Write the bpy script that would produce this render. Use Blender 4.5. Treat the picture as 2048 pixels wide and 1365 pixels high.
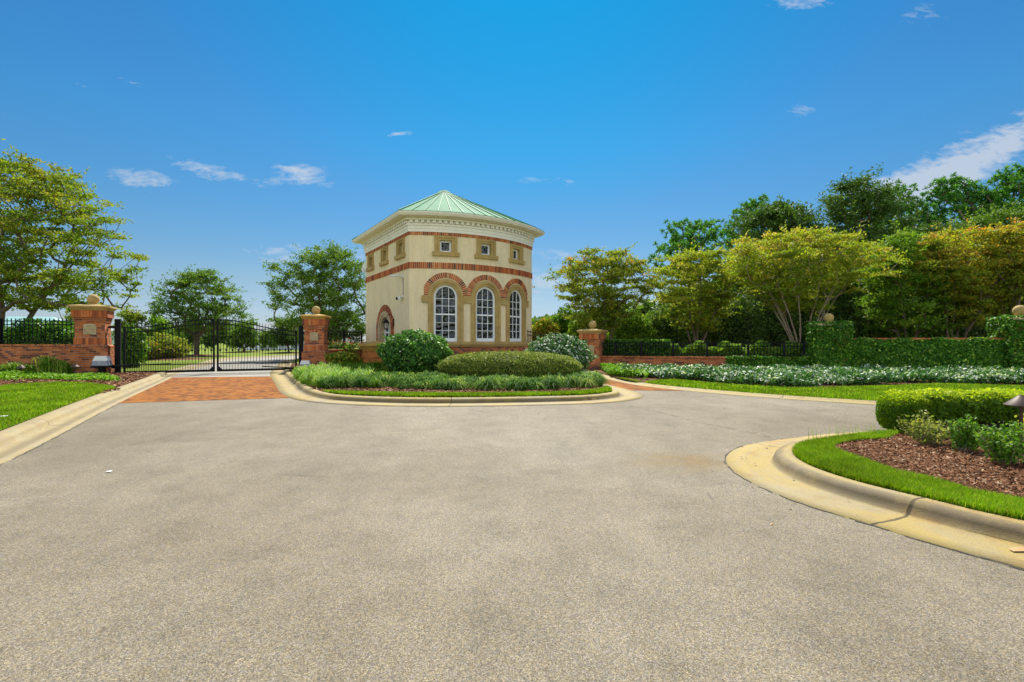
import bpy, bmesh, math, random
import numpy as np
from mathutils import Vector, Matrix, geometry

# ------------------------------------------------------------------ camera, sky, sun, exposure
for o in list(bpy.data.objects):
    bpy.data.objects.remove(o)
C = bpy.context.scene.collection
SC = bpy.context.scene
R = math.radians
FPX, HY, EYE = 1024.0, 685.0, 1.2          # focal length and horizon in photo pixels, eye height

cam = bpy.data.cameras.new('camera')
camo = bpy.data.objects.new('camera', cam)
C.objects.link(camo)
camo.location = (0, 0, EYE)
camo.rotation_euler = (R(90), 0, 0)
cam.sensor_width = 36.0
cam.lens = 18.0
cam.shift_y = 2.5 / 2048
cam.clip_end = 3000
cam.clip_start = 0.05
SC.camera = camo

SUN_EL, SUN_AZ = 50.0, 2.0                 # azimuth measured from straight ahead, to the right
SC.view_settings.view_transform = 'Standard'
SC.view_settings.look = 'None'
SC.view_settings.gamma = 1
SC.view_settings.exposure = 0.8

sun = bpy.data.lights.new('sun', 'SUN')
suno = bpy.data.objects.new('sun', sun)
C.objects.link(suno)
sun.energy = 5.0
sun.angle = R(0.5)
sun.color = (1.0, 0.95, 0.86)
sd = Vector((math.sin(R(SUN_AZ)) * math.cos(R(SUN_EL)), math.cos(R(SUN_AZ)) * math.cos(R(SUN_EL)), math.sin(R(SUN_EL))))
suno.rotation_euler = sd.to_track_quat('Z', 'Y').to_euler()
suno.location = sd * 60

world = bpy.data.worlds.new('World')
SC.world = world
world.use_nodes = True
wt = world.node_tree
wt.nodes.clear()
wn, wl = wt.nodes, wt.links
wout = wn.new('ShaderNodeOutputWorld')
wbg = wn.new('ShaderNodeBackground')
wbg.inputs['Strength'].default_value = 0.14
sky = wn.new('ShaderNodeTexSky')
sky.sky_type = 'NISHITA'
sky.sun_disc = False
sky.sun_elevation = R(SUN_EL)
sky.sun_rotation = R(SUN_AZ)
sky.air_density = 1.0
sky.dust_density = 0.1
sky.ozone_density = 4.0
hsv = wn.new('ShaderNodeHueSaturation')
hsv.inputs['Saturation'].default_value = 1.25
hsv.inputs['Value'].default_value = 1.0
wl.new(sky.outputs['Color'], hsv.inputs['Color'])
tc = wn.new('ShaderNodeTexCoord')
sep = wn.new('ShaderNodeSeparateXYZ')
wl.new(tc.outputs['Generated'], sep.inputs[0])


def wmath(op, a, b=None, clamp=False):
    n = wn.new('ShaderNodeMath')
    n.operation = op
    n.use_clamp = clamp
    for i, s in enumerate((a, b)):
        if s is None:
            continue
        if isinstance(s, (int, float)):
            n.inputs[i].default_value = s
        else:
            wl.new(s, n.inputs[i])
    return n.outputs[0]


yy = wmath('MAXIMUM', sep.outputs[1], 0.05)
cu = wmath('DIVIDE', sep.outputs[0], yy)
cv = wmath('DIVIDE', sep.outputs[2], yy)
comb = wn.new('ShaderNodeCombineXYZ')
wl.new(cu, comb.inputs[0])
wl.new(cv, comb.inputs[1])


def cnoise(scale, detail, sx, sy, rot, dist=0.0):
    m = wn.new('ShaderNodeMapping')
    m.inputs['Scale'].default_value = (sx, sy, 1)
    m.inputs['Rotation'].default_value = (0, 0, rot)
    wl.new(comb.outputs[0], m.inputs['Vector'])
    n = wn.new('ShaderNodeTexNoise')
    n.inputs['Scale'].default_value = scale
    n.inputs['Detail'].default_value = detail
    n.inputs['Roughness'].default_value = 0.62
    n.inputs['Distortion'].default_value = dist
    wl.new(m.outputs[0], n.inputs['Vector'])
    return n.outputs['Fac']


nz1 = cnoise(13, 8, 1.0, 3.0, R(8), 0.6)
nz2 = cnoise(36, 6, 1.0, 2.6, R(10), 0.8)
# one wisp = direction (u, v), half sizes, tilt, strength  (directions on the sky, not on the picture)
clouds = [(-.725, .318, .062, .020, -8, .95), (-.575, .332, .095, .018, -12, .9), (-.42, .336, .055, .010, -8, .8),
          (-.40, .325, .07, .022, -9, .45), (-.43, .318, .045, .010, 4, .75), (-.225, .408, .035, .008, -2, .6),
          (.865, .335, .19, .050, 27, 1.45), (.985, .405, .07, .025, 40, .8), (.78, .305, .14, .035, 14, 1.3),
          (.565, .678, .06, .028, 4, 1.1), (.56, .455, .028, .018, 0, .75), (.045, .318, .03, .012, 0, .35), (.105, .315, .02, .012, 0, .4),
          (.80, .635, .045, .03, 0, .3), (-.45, .172, .075, .02, -3, .8), (-.30, .165, .13, .02, 0, .55),
          (.10, .172, .07, .010, -3, .6), (.05, .13, .10, .03, -6, .6), (.15, .10, .20, .05, 0, .45), (-.75, .19, .16, .006, -5, .3),
          (-.83, .5, .04, .006, -10, .35), (-.75, .51, .05, .006, -14, .3)]
tot = None
for (u0, v0, ru, rv, rot, st) in clouds:
    m = wn.new('ShaderNodeMapping')
    m.vector_type = 'TEXTURE'
    m.inputs['Location'].default_value = (u0, v0, 0)
    m.inputs['Rotation'].default_value = (0, 0, R(rot))
    m.inputs['Scale'].default_value = (ru * 1.35, rv * 1.35, 1)
    wl.new(comb.outputs[0], m.inputs['Vector'])
    g = wn.new('ShaderNodeTexGradient')
    g.gradient_type = 'SPHERICAL'
    wl.new(m.outputs[0], g.inputs[0])
    s = wmath('MULTIPLY', g.outputs['Fac'], st)
    tot = s if tot is None else wmath('ADD', tot, s)
bk = wn.new('ShaderNodeTexNoise')              # unseen bright cloud added behind the viewer to fill the shaded facade
bk.inputs['Scale'].default_value = 2.6
bk.inputs['Detail'].default_value = 5
wl.new(tc.outputs['Generated'], bk.inputs['Vector'])
back_fill = wmath('MULTIPLY', wmath('MULTIPLY', wmath('SUBTRACT', bk.outputs['Fac'], .38), 4.0, True), wmath('MULTIPLY', wmath('SUBTRACT', -.12, sep.outputs[1]), 4.0, True))
nn = wmath('ADD', wmath('MULTIPLY', nz1, 1.0), wmath('MULTIPLY', nz2, .75))
cm = wmath('MULTIPLY', tot, 1.05)
cm = wmath('ADD', cm, wmath('MULTIPLY', wmath('SUBTRACT', nn, 1.0), 2.6))
cm = wmath('MULTIPLY', cm, wmath('MULTIPLY', tot, 4.0, True), True)
cm = wmath('MULTIPLY', cm, .66)
front = wmath('GREATER_THAN', sep.outputs[1], 0.06)
cm = wmath('MULTIPLY', cm, front)
grade = wn.new('ShaderNodeValToRGB')           # deep polarised-looking blue, denser towards the horizon
for p_, c_ in ((0.0, (.24, .27, .40)), (.18, (.37, .34, .33)), (.58, (.29, .47, .46)), (.95, (.26, .47, .49))):
    e_ = grade.color_ramp.elements.new(p_)
    e_.color = (*c_, 1)
grade.color_ramp.elements.remove(grade.color_ramp.elements[0])
grade.color_ramp.elements.remove(grade.color_ramp.elements[-1])
wl.new(wmath('DIVIDE', sep.outputs[2], 0.6, True), grade.inputs['Fac'])
gm = wn.new('ShaderNodeMixRGB')
gm.blend_type = 'MULTIPLY'
# the deep blue is on the sunward half of the sky; the half behind the viewer stays paler as added fill light
wl.new(wmath('MULTIPLY', wmath('ADD', sep.outputs[1], .30), 2.2, True), gm.inputs['Fac'])
wl.new(hsv.outputs['Color'], gm.inputs['Color1'])
wl.new(grade.outputs['Color'], gm.inputs['Color2'])
vd = wn.new('ShaderNodeVectorMath')
vd.operation = 'DOT_PRODUCT'
wl.new(tc.outputs['Generated'], vd.inputs[0])
vd.inputs[1].default_value = tuple(sd)
au = wn.new('ShaderNodeValToRGB')
au.color_ramp.elements[0].position = .80
au.color_ramp.elements[0].color = (0, 0, 0, 1)
au.color_ramp.elements[1].position = .975
au.color_ramp.elements[1].color = (1, 1, 1, 1)
wl.new(vd.outputs['Value'], au.inputs['Fac'])
ga = wn.new('ShaderNodeMixRGB')
ga.blend_type = 'MULTIPLY'
wl.new(au.outputs['Color'], ga.inputs['Fac'])
wl.new(gm.outputs['Color'], ga.inputs['Color1'])
ga.inputs['Color2'].default_value = (.10, 1.22, 1.12, 1)
cmix = wn.new('ShaderNodeMixRGB')
wl.new(cm, cmix.inputs['Fac'])
wl.new(ga.outputs['Color'], cmix.inputs['Color1'])
cmix.inputs['Color2'].default_value = (2.9, 3.0, 3.15, 1)
cb = wn.new('ShaderNodeMixRGB')
wl.new(wmath('MULTIPLY', back_fill, .8), cb.inputs['Fac'])
wl.new(cmix.outputs['Color'], cb.inputs['Color1'])
cb.inputs['Color2'].default_value = (7.5, 7.0, 6.1, 1)
wl.new(cb.outputs['Color'], wbg.inputs['Color'])
wl.new(wbg.outputs[0], wout.inputs[0])
SC.cycles.max_bounces = 6
SC.cycles.diffuse_bounces = 3
SC.cycles.transparent_max_bounces = 6

# ------------------------------------------------------------------ helpers
random.seed(7)
RNG = np.random.default_rng(11)


def at(px, py, z=0.0):
    Y = (EYE - z) * FPX / (py - HY)
    return ((px - 1024) / FPX * Y, Y)


def PX(px, Y):
    return (px - 1024) / FPX * Y


def ZP(py, Y):
    return EYE + (HY - py) / FPX * Y


def tag(o, label=None, cat=None, group=None, kind=None):
    if label:
        o['label'] = label
    if cat:
        o['category'] = cat
    if group:
        o['group'] = group
    if kind:
        o['kind'] = kind
    return o


ROOTM = {}


def empty(name, loc, rz=0.0):
    o = bpy.data.objects.new(name, None)
    C.objects.link(o)
    o.location = loc
    o.rotation_euler = (0, 0, rz)
    ROOTM[o.name] = (Matrix.Translation(Vector(loc)) @ Matrix.Rotation(rz, 4, 'Z'))
    return o


def rootm(parent):
    p = parent
    while p.parent is not None:
        p = p.parent
    return ROOTM[p.name]


class MB:
    """collects faces; points in world coordinates unless built with local=True"""

    def __init__(self):
        self.v, self.f, self.uv, self.t = [], [], [], []

    def face(self, pts, uv=None, t=0.5):
        n = len(self.v)
        self.v.extend([tuple(p) for p in pts])
        self.f.append(tuple(range(n, n + len(pts))))
        self.uv.append(uv)
        self.t.extend([t] * len(pts))

    def hexa(self, p, t=0.5):
        # p: 8 points, bottom 0-3 ccw, top 4-7
        for q in ((3, 2, 1, 0), (4, 5, 6, 7), (0, 1, 5, 4), (1, 2, 6, 5), (2, 3, 7, 6), (3, 0, 4, 7)):
            self.face([p[i] for i in q], None, t)

    def box(self, c, s, rz=0.0, t=0.5, top=None):
        cx, cy, cz = c
        hx, hy, hz = s[0] / 2, s[1] / 2, s[2] / 2
        ca, sa = math.cos(rz), math.sin(rz)
        tx, ty = (hx, hy) if top is None else (top[0] / 2, top[1] / 2)
        P = []
        for (ax, ay, zz) in ((hx, hy, -hz), (tx, ty, hz)):
            for sx, sy in ((-1, -1), (1, -1), (1, 1), (-1, 1)):
                x, y = sx * ax, sy * ay
                P.append((cx + x * ca - y * sa, cy + x * sa + y * ca, cz + zz))
        self.hexa(P, t)

    def tube(self, pts, rad, n=6, t=0.5, cap=True):
        pts = [Vector(p) for p in pts]
        rings = []
        for i, p in enumerate(pts):
            d = (pts[min(i + 1, len(pts) - 1)] - pts[max(i - 1, 0)])
            d = d.normalized() if d.length > 1e-9 else Vector((0, 0, 1))
            a = d.cross(Vector((0.13, 0.31, 1))) if abs(d.z) < .95 else d.cross(Vector((1, 0.1, 0)))
            a.normalize()
            b = d.cross(a)
            r = rad[i] if isinstance(rad, (list, tuple)) else rad
            k0 = len(self.v)
            for k in range(n):
                an = 2 * math.pi * k / n
                self.v.append(tuple(p + a * (r * math.cos(an)) + b * (r * math.sin(an))))
                self.t.append(t)
            rings.append(k0)
        for i in range(len(rings) - 1):
            for k in range(n):
                k2 = (k + 1) % n
                self.f.append((rings[i] + k, rings[i] + k2, rings[i + 1] + k2, rings[i + 1] + k))
                self.uv.append(None)
        if cap:
            self.f.append(tuple(rings[0] + k for k in reversed(range(n))))
            self.uv.append(None)
            self.f.append(tuple(rings[-1] + k for k in range(n)))
            self.uv.append(None)

    def lathe(self, prof, n=24, c=(0, 0, 0), t=0.5):
        k0 = len(self.v)
        for (r, z) in prof:
            for k in range(n):
                a = 2 * math.pi * k / n
                self.v.append((c[0] + r * math.cos(a), c[1] + r * math.sin(a), c[2] + z))
                self.t.append(t)
        for i in range(len(prof) - 1):
            for k in range(n):
                k2 = (k + 1) % n
                self.f.append((k0 + i * n + k, k0 + i * n + k2, k0 + (i + 1) * n + k2, k0 + (i + 1) * n + k))
                self.uv.append(None)

    def ball(self, c, r, n=20, m=12, sz=1.0):
        self.lathe([(max(r * math.sin(math.pi * i / m), 1e-4), -r * sz * math.cos(math.pi * i / m)) for i in range(m + 1)], n, c)

    def poly(self, pts, z, t=0.5):
        tris = geometry.tessellate_polygon([[Vector((p[0], p[1], 0)) for p in pts]])
        n = len(self.v)
        for p in pts:
            self.v.append((p[0], p[1], z(p[0], p[1]) if callable(z) else z))
            self.t.append(t)
        for tr in tris:
            a, b, c = [Vector(pts[i]).to_2d() for i in tr]
            if (b - a).cross(c - a) < 0:
                tr = (tr[0], tr[2], tr[1])
            self.f.append(tuple(n + i for i in tr))
            self.uv.append(None)

    def build(self, name, mat, parent=None, local=False, smooth=False, origin=None, bevel=0.0):
        me = bpy.data.meshes.new(name)
        vs = self.v
        off = None
        if parent is not None and not local:
            mi = rootm(parent).inverted()
            vs = [tuple(mi @ Vector(p)) for p in vs]
        elif parent is None and origin is not None:
            off = origin
            vs = [(p[0] - off[0], p[1] - off[1], p[2] - off[2]) for p in vs]
        me.from_pydata(vs, [], self.f)
        uvl = me.uv_layers.new(name='UVMap')
        data = []
        for f, uv in zip(self.f, self.uv):
            if uv is not None:
                for q in uv:
                    data.extend(q)
                continue
            P = [Vector(vs[i]) for i in f]
            nrm = Vector((0, 0, 0))
            for i in range(len(P)):
                a, b = P[i], P[(i + 1) % len(P)]
                nrm += Vector(((a.y - b.y) * (a.z + b.z), (a.z - b.z) * (a.x + b.x), (a.x - b.x) * (a.y + b.y)))
            if nrm.length > 1e-12:
                nrm.normalize()
            if abs(nrm.z) > 0.75:
                for p in P:
                    data.extend((p.x, p.y))
            else:
                tx, ty = -nrm.y, nrm.x
                L = math.hypot(tx, ty) or 1
                for p in P:
                    data.extend(((p.x * tx + p.y * ty) / L, p.z))
        uvl.data.foreach_set('uv', data)
        at_ = me.attributes.new('tint', 'FLOAT', 'POINT')
        at_.data.foreach_set('value', self.t)
        if smooth:
            me.polygons.foreach_set('use_smooth', [True] * len(self.f))
        me.materials.append(mat)
        o = bpy.data.objects.new(name, me)
        C.objects.link(o)
        if parent is not None:
            o.parent = parent
        elif off is not None:
            o.location = off
        if bevel > 0:
            m = o.modifiers.new('bevel', 'BEVEL')
            m.width = bevel
            m.segments = 2
            m.limit_method = 'ANGLE'
        me.update()
        return o


def npmesh(name, V, F, T, mat, parent=None, origin=None):
    """V (n,3) world, F (m,4) quads, T (n) tint"""
    V = np.asarray(V, dtype=np.float64)
    if parent is not None:
        M = np.array(rootm(parent).inverted())
        V = V @ M[:3, :3].T + M[:3, 3]
    elif origin is not None:
        V = V - np.array(origin)
    me = bpy.data.meshes.new(name)
    me.vertices.add(len(V))
    me.vertices.foreach_set('co', V.astype(np.float32).ravel())
    m, k = F.shape
    me.loops.add(m * k)
    me.loops.foreach_set('vertex_index', F.astype(np.int32).ravel())
    me.polygons.add(m)
    me.polygons.foreach_set('loop_start', (np.arange(m) * k).astype(np.int32))
    me.polygons.foreach_set('loop_total', np.full(m, k, dtype=np.int32))
    a = me.attributes.new('tint', 'FLOAT', 'POINT')
    a.data.foreach_set('value', np.asarray(T, dtype=np.float32))
    me.update(calc_edges=True)
    me.validate()
    me.materials.append(mat)
    o = bpy.data.objects.new(name, me)
    C.objects.link(o)
    if parent is not None:
        o.parent = parent
    elif origin is not None:
        o.location = origin
    return o


def unit(a):
    return a / np.maximum(np.linalg.norm(a, axis=-1, keepdims=True), 1e-9)


def leaves(P, size, aspect=0.45, bias=None, bw=0.6, tint=None, var=0.5, along=None):
    """one diamond leaf at each point"""
    n = len(P)
    N = unit(RNG.normal(size=(n, 3)))
    if bias is not None:
        N = unit(N + bw * bias)
    A = RNG.normal(size=(n, 3)) if along is None else along + .5 * RNG.normal(size=(n, 3))
    A = unit(A - N * np.sum(A * N, axis=1, keepdims=True))
    B = np.cross(N, A)
    s = (size * (1 + var * RNG.uniform(-1, 1, n)))[:, None] * .5
    V = np.empty((n, 4, 3))
    V[:, 0] = P + A * s
    V[:, 1] = P + B * s * aspect + N * s * .12
    V[:, 2] = P - A * s
    V[:, 3] = P - B * s * aspect + N * s * .12
    F = np.arange(n * 4).reshape(n, 4)
    T = np.repeat(RNG.uniform(0, 1, n) if tint is None else tint, 4)
    return V.reshape(-1, 3), F, T


def ribbons(P, D, L, H, W, K=3, tint=None, droop=0.0):
    """curved blades: P base, D horizontal unit dir (n,2), L reach, H height"""
    n = len(P)
    s = np.linspace(0, 1, K + 1)
    side = np.stack([-D[:, 1], D[:, 0], np.zeros(n)], 1)
    V = np.empty((n, K + 1, 2, 3))
    for i, q in enumerate(s):
        c = P.copy()
        c[:, 0] += D[:, 0] * L * q ** 1.4
        c[:, 1] += D[:, 1] * L * q ** 1.4
        c[:, 2] += H * (np.sin(q * math.pi * (.5 + droop)) if droop else q)
        w = (W * (1 - .85 * q ** 2))[:, None] * .5
        V[:, i, 0] = c - side * w
        V[:, i, 1] = c + side * w
    b = (np.arange(n) * (K + 1) * 2)[:, None]
    fs = [np.concatenate([b + 2 * i, b + 2 * i + 1, b + 2 * i + 3, b + 2 * i + 2], 1) for i in range(K)]
    F = np.concatenate(fs, 0)
    T = np.repeat(RNG.uniform(0, 1, n) if tint is None else tint, (K + 1) * 2)
    return V.reshape(-1, 3), F, T


def merge(parts):
    Vs, Fs, Ts, n = [], [], [], 0
    for V, F, T in parts:
        Vs.append(V)
        Fs.append(F + n)
        Ts.append(T)
        n += len(V)
    return np.concatenate(Vs), np.concatenate(Fs), np.concatenate(Ts)


def inpoly(x, y, poly):
    poly = np.array(poly)
    r = np.zeros(len(x), bool)
    j = len(poly) - 1
    for i in range(len(poly)):
        xi, yi = poly[i]
        xj, yj = poly[j]
        c = ((yi > y) != (yj > y)) & (x < (xj - xi) * (y - yi) / (yj - yi + 1e-12) + xi)
        r ^= c
        j = i
    return r


def sample(poly, n, excl=()):
    p = np.array(poly)
    lo, hi = p.min(0), p.max(0)
    X = np.zeros((0, 2))
    while len(X) < n:
        q = RNG.uniform(lo, hi, (n * 2, 2))
        k = inpoly(q[:, 0], q[:, 1], poly)
        for e in excl:
            k &= ~inpoly(q[:, 0], q[:, 1], e)
        X = np.concatenate([X, q[k]])
    return X[:n]


def smooth_path(pts, step=0.25):
    out = []
    P = [Vector(p) for p in pts]
    for i in range(len(P) - 1):
        p0, p1, p2, p3 = P[max(i - 1, 0)], P[i], P[i + 1], P[min(i + 2, len(P) - 1)]
        n = max(2, int((p2 - p1).length / step))
        for k in range(n):
            t = k / n
            # centripetal-ish cardinal spline
            m1 = (p2 - p0) * .5 * min(1, (p2 - p1).length / max((p2 - p0).length * .5, 1e-6))
            m2 = (p3 - p1) * .5 * min(1, (p2 - p1).length / max((p3 - p1).length * .5, 1e-6))
            a = (2 * t ** 3 - 3 * t ** 2 + 1) * p1 + (t ** 3 - 2 * t ** 2 + t) * m1 + (-2 * t ** 3 + 3 * t ** 2) * p2 + (t ** 3 - t ** 2) * m2
            out.append(a)
    out.append(P[-1])
    return out


def offset_path(path, d):
    out = []
    for i, p in enumerate(path):
        t = path[min(i + 1, len(path) - 1)] - path[max(i - 1, 0)]
        t.normalize()
        out.append(Vector((p.x - t.y * d, p.y + t.x * d)))
    return out


# ------------------------------------------------------------------ materials
def mat(name):
    m = bpy.data.materials.new(name)
    m.use_nodes = True
    nt = m.node_tree
    b = nt.nodes['Principled BSDF']
    return m, nt, b


class NB:
    def __init__(s, nt):
        s.nt, s.n, s.l = nt, nt.nodes, nt.links
        s.tc = s.n.new('ShaderNodeTexCoord')

    def put(s, sock, v):
        if isinstance(v, (int, float)):
            sock.default_value = v
        elif isinstance(v, tuple):
            sock.default_value = v if len(v) == len(sock.default_value) else (*v, 1)
        else:
            s.l.new(v, sock)

    def noise(s, scale, detail=4, rough=.6, vec=None, dist=0.0):
        n = s.n.new('ShaderNodeTexNoise')
        n.inputs['Scale'].default_value = scale
        n.inputs['Detail'].default_value = detail
        n.inputs['Roughness'].default_value = rough
        n.inputs['Distortion'].default_value = dist
        s.l.new(vec or s.tc.outputs['Object'], n.inputs['Vector'])
        return n.outputs['Fac']

    def voro(s, scale, vec=None, out='Distance', feat='F1'):
        n = s.n.new('ShaderNodeTexVoronoi')
        n.feature = feat
        n.inputs['Scale'].default_value = scale
        s.l.new(vec or s.tc.outputs['Object'], n.inputs['Vector'])
        return n.outputs[out]

    def ramp(s, fac, stops, interp='LINEAR'):
        n = s.n.new('ShaderNodeValToRGB')
        n.color_ramp.interpolation = interp
        el = n.color_ramp.elements
        while len(el) < len(stops):
            el.new(.5)
        for e, (p, c) in zip(el, stops):
            e.position = p
            if isinstance(c, (int, float)):
                c = (c, c, c)
            e.color = (*c, 1)
        s.put(n.inputs['Fac'], fac)
        return n.outputs['Color']

    def mix(s, fac, a, b, mode='MIX'):
        n = s.n.new('ShaderNodeMixRGB')
        n.blend_type = mode
        s.put(n.inputs['Fac'], fac)
        s.put(n.inputs['Color1'], a)
        s.put(n.inputs['Color2'], b)
        return n.outputs['Color']

    def math(s, op, a, b=0.0, clamp=False):
        n = s.n.new('ShaderNodeMath')
        n.operation = op
        n.use_clamp = clamp
        s.put(n.inputs[0], a)
        s.put(n.inputs[1], b)
        return n.outputs[0]

    def mapping(s, vec, scale=(1, 1, 1), rot=(0, 0, 0), loc=(0, 0, 0)):
        n = s.n.new('ShaderNodeMapping')
        n.inputs['Scale'].default_value = scale
        n.inputs['Rotation'].default_value = rot
        n.inputs['Location'].default_value = loc
        s.l.new(vec, n.inputs['Vector'])
        return n.outputs[0]

    def bump(s, b, h, strength=.4, dist=.02):
        n = s.n.new('ShaderNodeBump')
        n.inputs['Strength'].default_value = strength
        n.inputs['Distance'].default_value = dist
        s.put(n.inputs['Height'], h)
        s.l.new(n.outputs[0], b.inputs['Normal'])

    def attr(s, name='tint'):
        n = s.n.new('ShaderNodeAttribute')
        n.attribute_name = name
        return n.outputs['Fac']


def m_leaf(name, stops, trans=.35, rough=.6, spec=.18, big=0.8, gain=1.75, bigmix=.35):
    m, nt, b = mat(name)
    k = NB(nt)
    t = k.attr()
    col = k.ramp(t, [(p, tuple(min(.85, c * (1.0 if max(q) > .5 else gain)) for c in q)) for p, q in stops])
    col = k.mix(bigmix, col, k.ramp(k.noise(big, 2), [(.3, .55), (.7, 1.35)]), 'MULTIPLY')
    k.put(b.inputs['Base Color'], col)
    b.inputs['Roughness'].default_value = rough
    b.inputs['Specular IOR Level'].default_value = spec
    tr = nt.nodes.new('ShaderNodeBsdfTranslucent')
    tcol = k.mix(1.0, col, (1.25, 1.3, .55), 'MULTIPLY')
    k.put(tr.inputs['Color'], tcol)
    mx = nt.nodes.new('ShaderNodeMixShader')
    mx.inputs[0].default_value = trans
    nt.links.new(b.outputs[0], mx.inputs[1])
    nt.links.new(tr.outputs[0], mx.inputs[2])
    nt.links.new(mx.outputs[0], nt.nodes['Material Output'].inputs[0])
    return m


def m_plain(name, col, rough=.6, metal=0.0, spec=.5, var=.12, scale=3.0, bump=0.0, bscale=60):
    m, nt, b = mat(name)
    k = NB(nt)
    c = k.mix(1.0, col, k.ramp(k.noise(scale, 5), [(.3, 1 - var), (.7, 1 + var)]), 'MULTIPLY')
    k.put(b.inputs['Base Color'], c)
    b.inputs['Roughness'].default_value = rough
    b.inputs['Metallic'].default_value = metal
    b.inputs['Specular IOR Level'].default_value = spec
    if bump:
        k.bump(b, k.noise(bscale, 4), bump, .01)
    return m


def m_asphalt():
    m, nt, b = mat('asphalt')
    k = NB(nt)
    g1 = k.ramp(k.noise(150, 3, .8), [(.32, .18), (.45, .80), (.55, 1.08), (.68, 1.8)])
    g0 = k.ramp(k.noise(260, 2, .8), [(.30, .35), (.52, 1.0), (.72, 2.0)])
    g2 = k.ramp(k.voro(130, out='Color'), [(0, .50), (.5, .98), (1, 1.55)])
    hue = k.ramp(k.voro(90, out='Color'), [(0, (.92, .95, 1.18)), (.4, (1, 1, 1)), (.75, (1.05, 1.0, .82)), (1, (1.14, .98, .9))])
    warm = k.ramp(k.noise(.22, 4, .6, dist=.4), [(.3, (.172, .144, .097)), (.5, (.217, .186, .132)), (.70, (.262, .232, .174))])
    c = k.mix(1, warm, g1, 'MULTIPLY')
    c = k.mix(.8, c, g0, 'MULTIPLY')
    c = k.mix(.9, c, g2, 'MULTIPLY')
    c = k.mix(.8, c, hue, 'MULTIPLY')
    # pale stones standing out of the worn binder
    peb = k.ramp(k.voro(60), [(.03, 1.0), (.14, 0.0)])
    pick = k.ramp(k.voro(60, out='Color'), [(.72, 0.0), (.80, 1.0)])
    c = k.mix(k.math('MULTIPLY', k.math('MULTIPLY', peb, pick), .85), c, (.40, .355, .27))
    # dark pits and larger mottling
    pit = k.ramp(k.noise(60, 5, .85), [(.32, .40), (.42, 1.0)])
    c = k.mix(.7, c, pit, 'MULTIPLY')
    mot = k.ramp(k.noise(2.6, 7, .75), [(.36, .80), (.52, 1.0), (.68, 1.10)])
    c = k.mix(.75, c, mot, 'MULTIPLY')
    # hairline cracks here and there
    ck = k.ramp(k.voro(.55, vec=k.mapping(k.tc.outputs['Object'], (1, 1, 0)), feat='DISTANCE_TO_EDGE'), [(.0, 1.0), (.0035, .8), (.008, 0.0)])
    cks = k.math('MULTIPLY', ck, k.ramp(k.noise(.8, 3), [(.55, 0.0), (.66, .40)]))
    c = k.mix(cks, c, (.03, .025, .018))
    # rusty water stain beside the corner kerb
    sv = nt.nodes.new('ShaderNodeMapping')
    sv.vector_type = 'TEXTURE'
    sv.inputs['Location'].default_value = (1.75, 5.15, 0)
    sv.inputs['Scale'].default_value = (.75, .55, 1)
    nt.links.new(k.tc.outputs['Object'], sv.inputs['Vector'])
    sg_ = nt.nodes.new('ShaderNodeTexGradient')
    sg_.gradient_type = 'SPHERICAL'
    nt.links.new(sv.outputs[0], sg_.inputs[0])
    c = k.mix(k.math('MULTIPLY', k.math('MULTIPLY', sg_.outputs['Fac'], k.ramp(k.noise(4, 5), [(.35, .2), (.6, 1.0)])), .9, True), c, (.20, .13, .04))
    # tyre-worn and stained patches
    st = k.ramp(k.noise(1.1, 6, .7, vec=k.mapping(k.tc.outputs['Object'], (1, .35, 1), (0, 0, .5))), [(.35, .80), (.55, 1.0), (.75, 1.1)])
    c = k.mix(.8, c, st, 'MULTIPLY')
    k.put(b.inputs['Base Color'], c)
    b.inputs['Roughness'].default_value = .78
    b.inputs['Specular IOR Level'].default_value = .16
    k.bump(b, k.noise(120, 3, .8), .45, .005)
    return m


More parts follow.
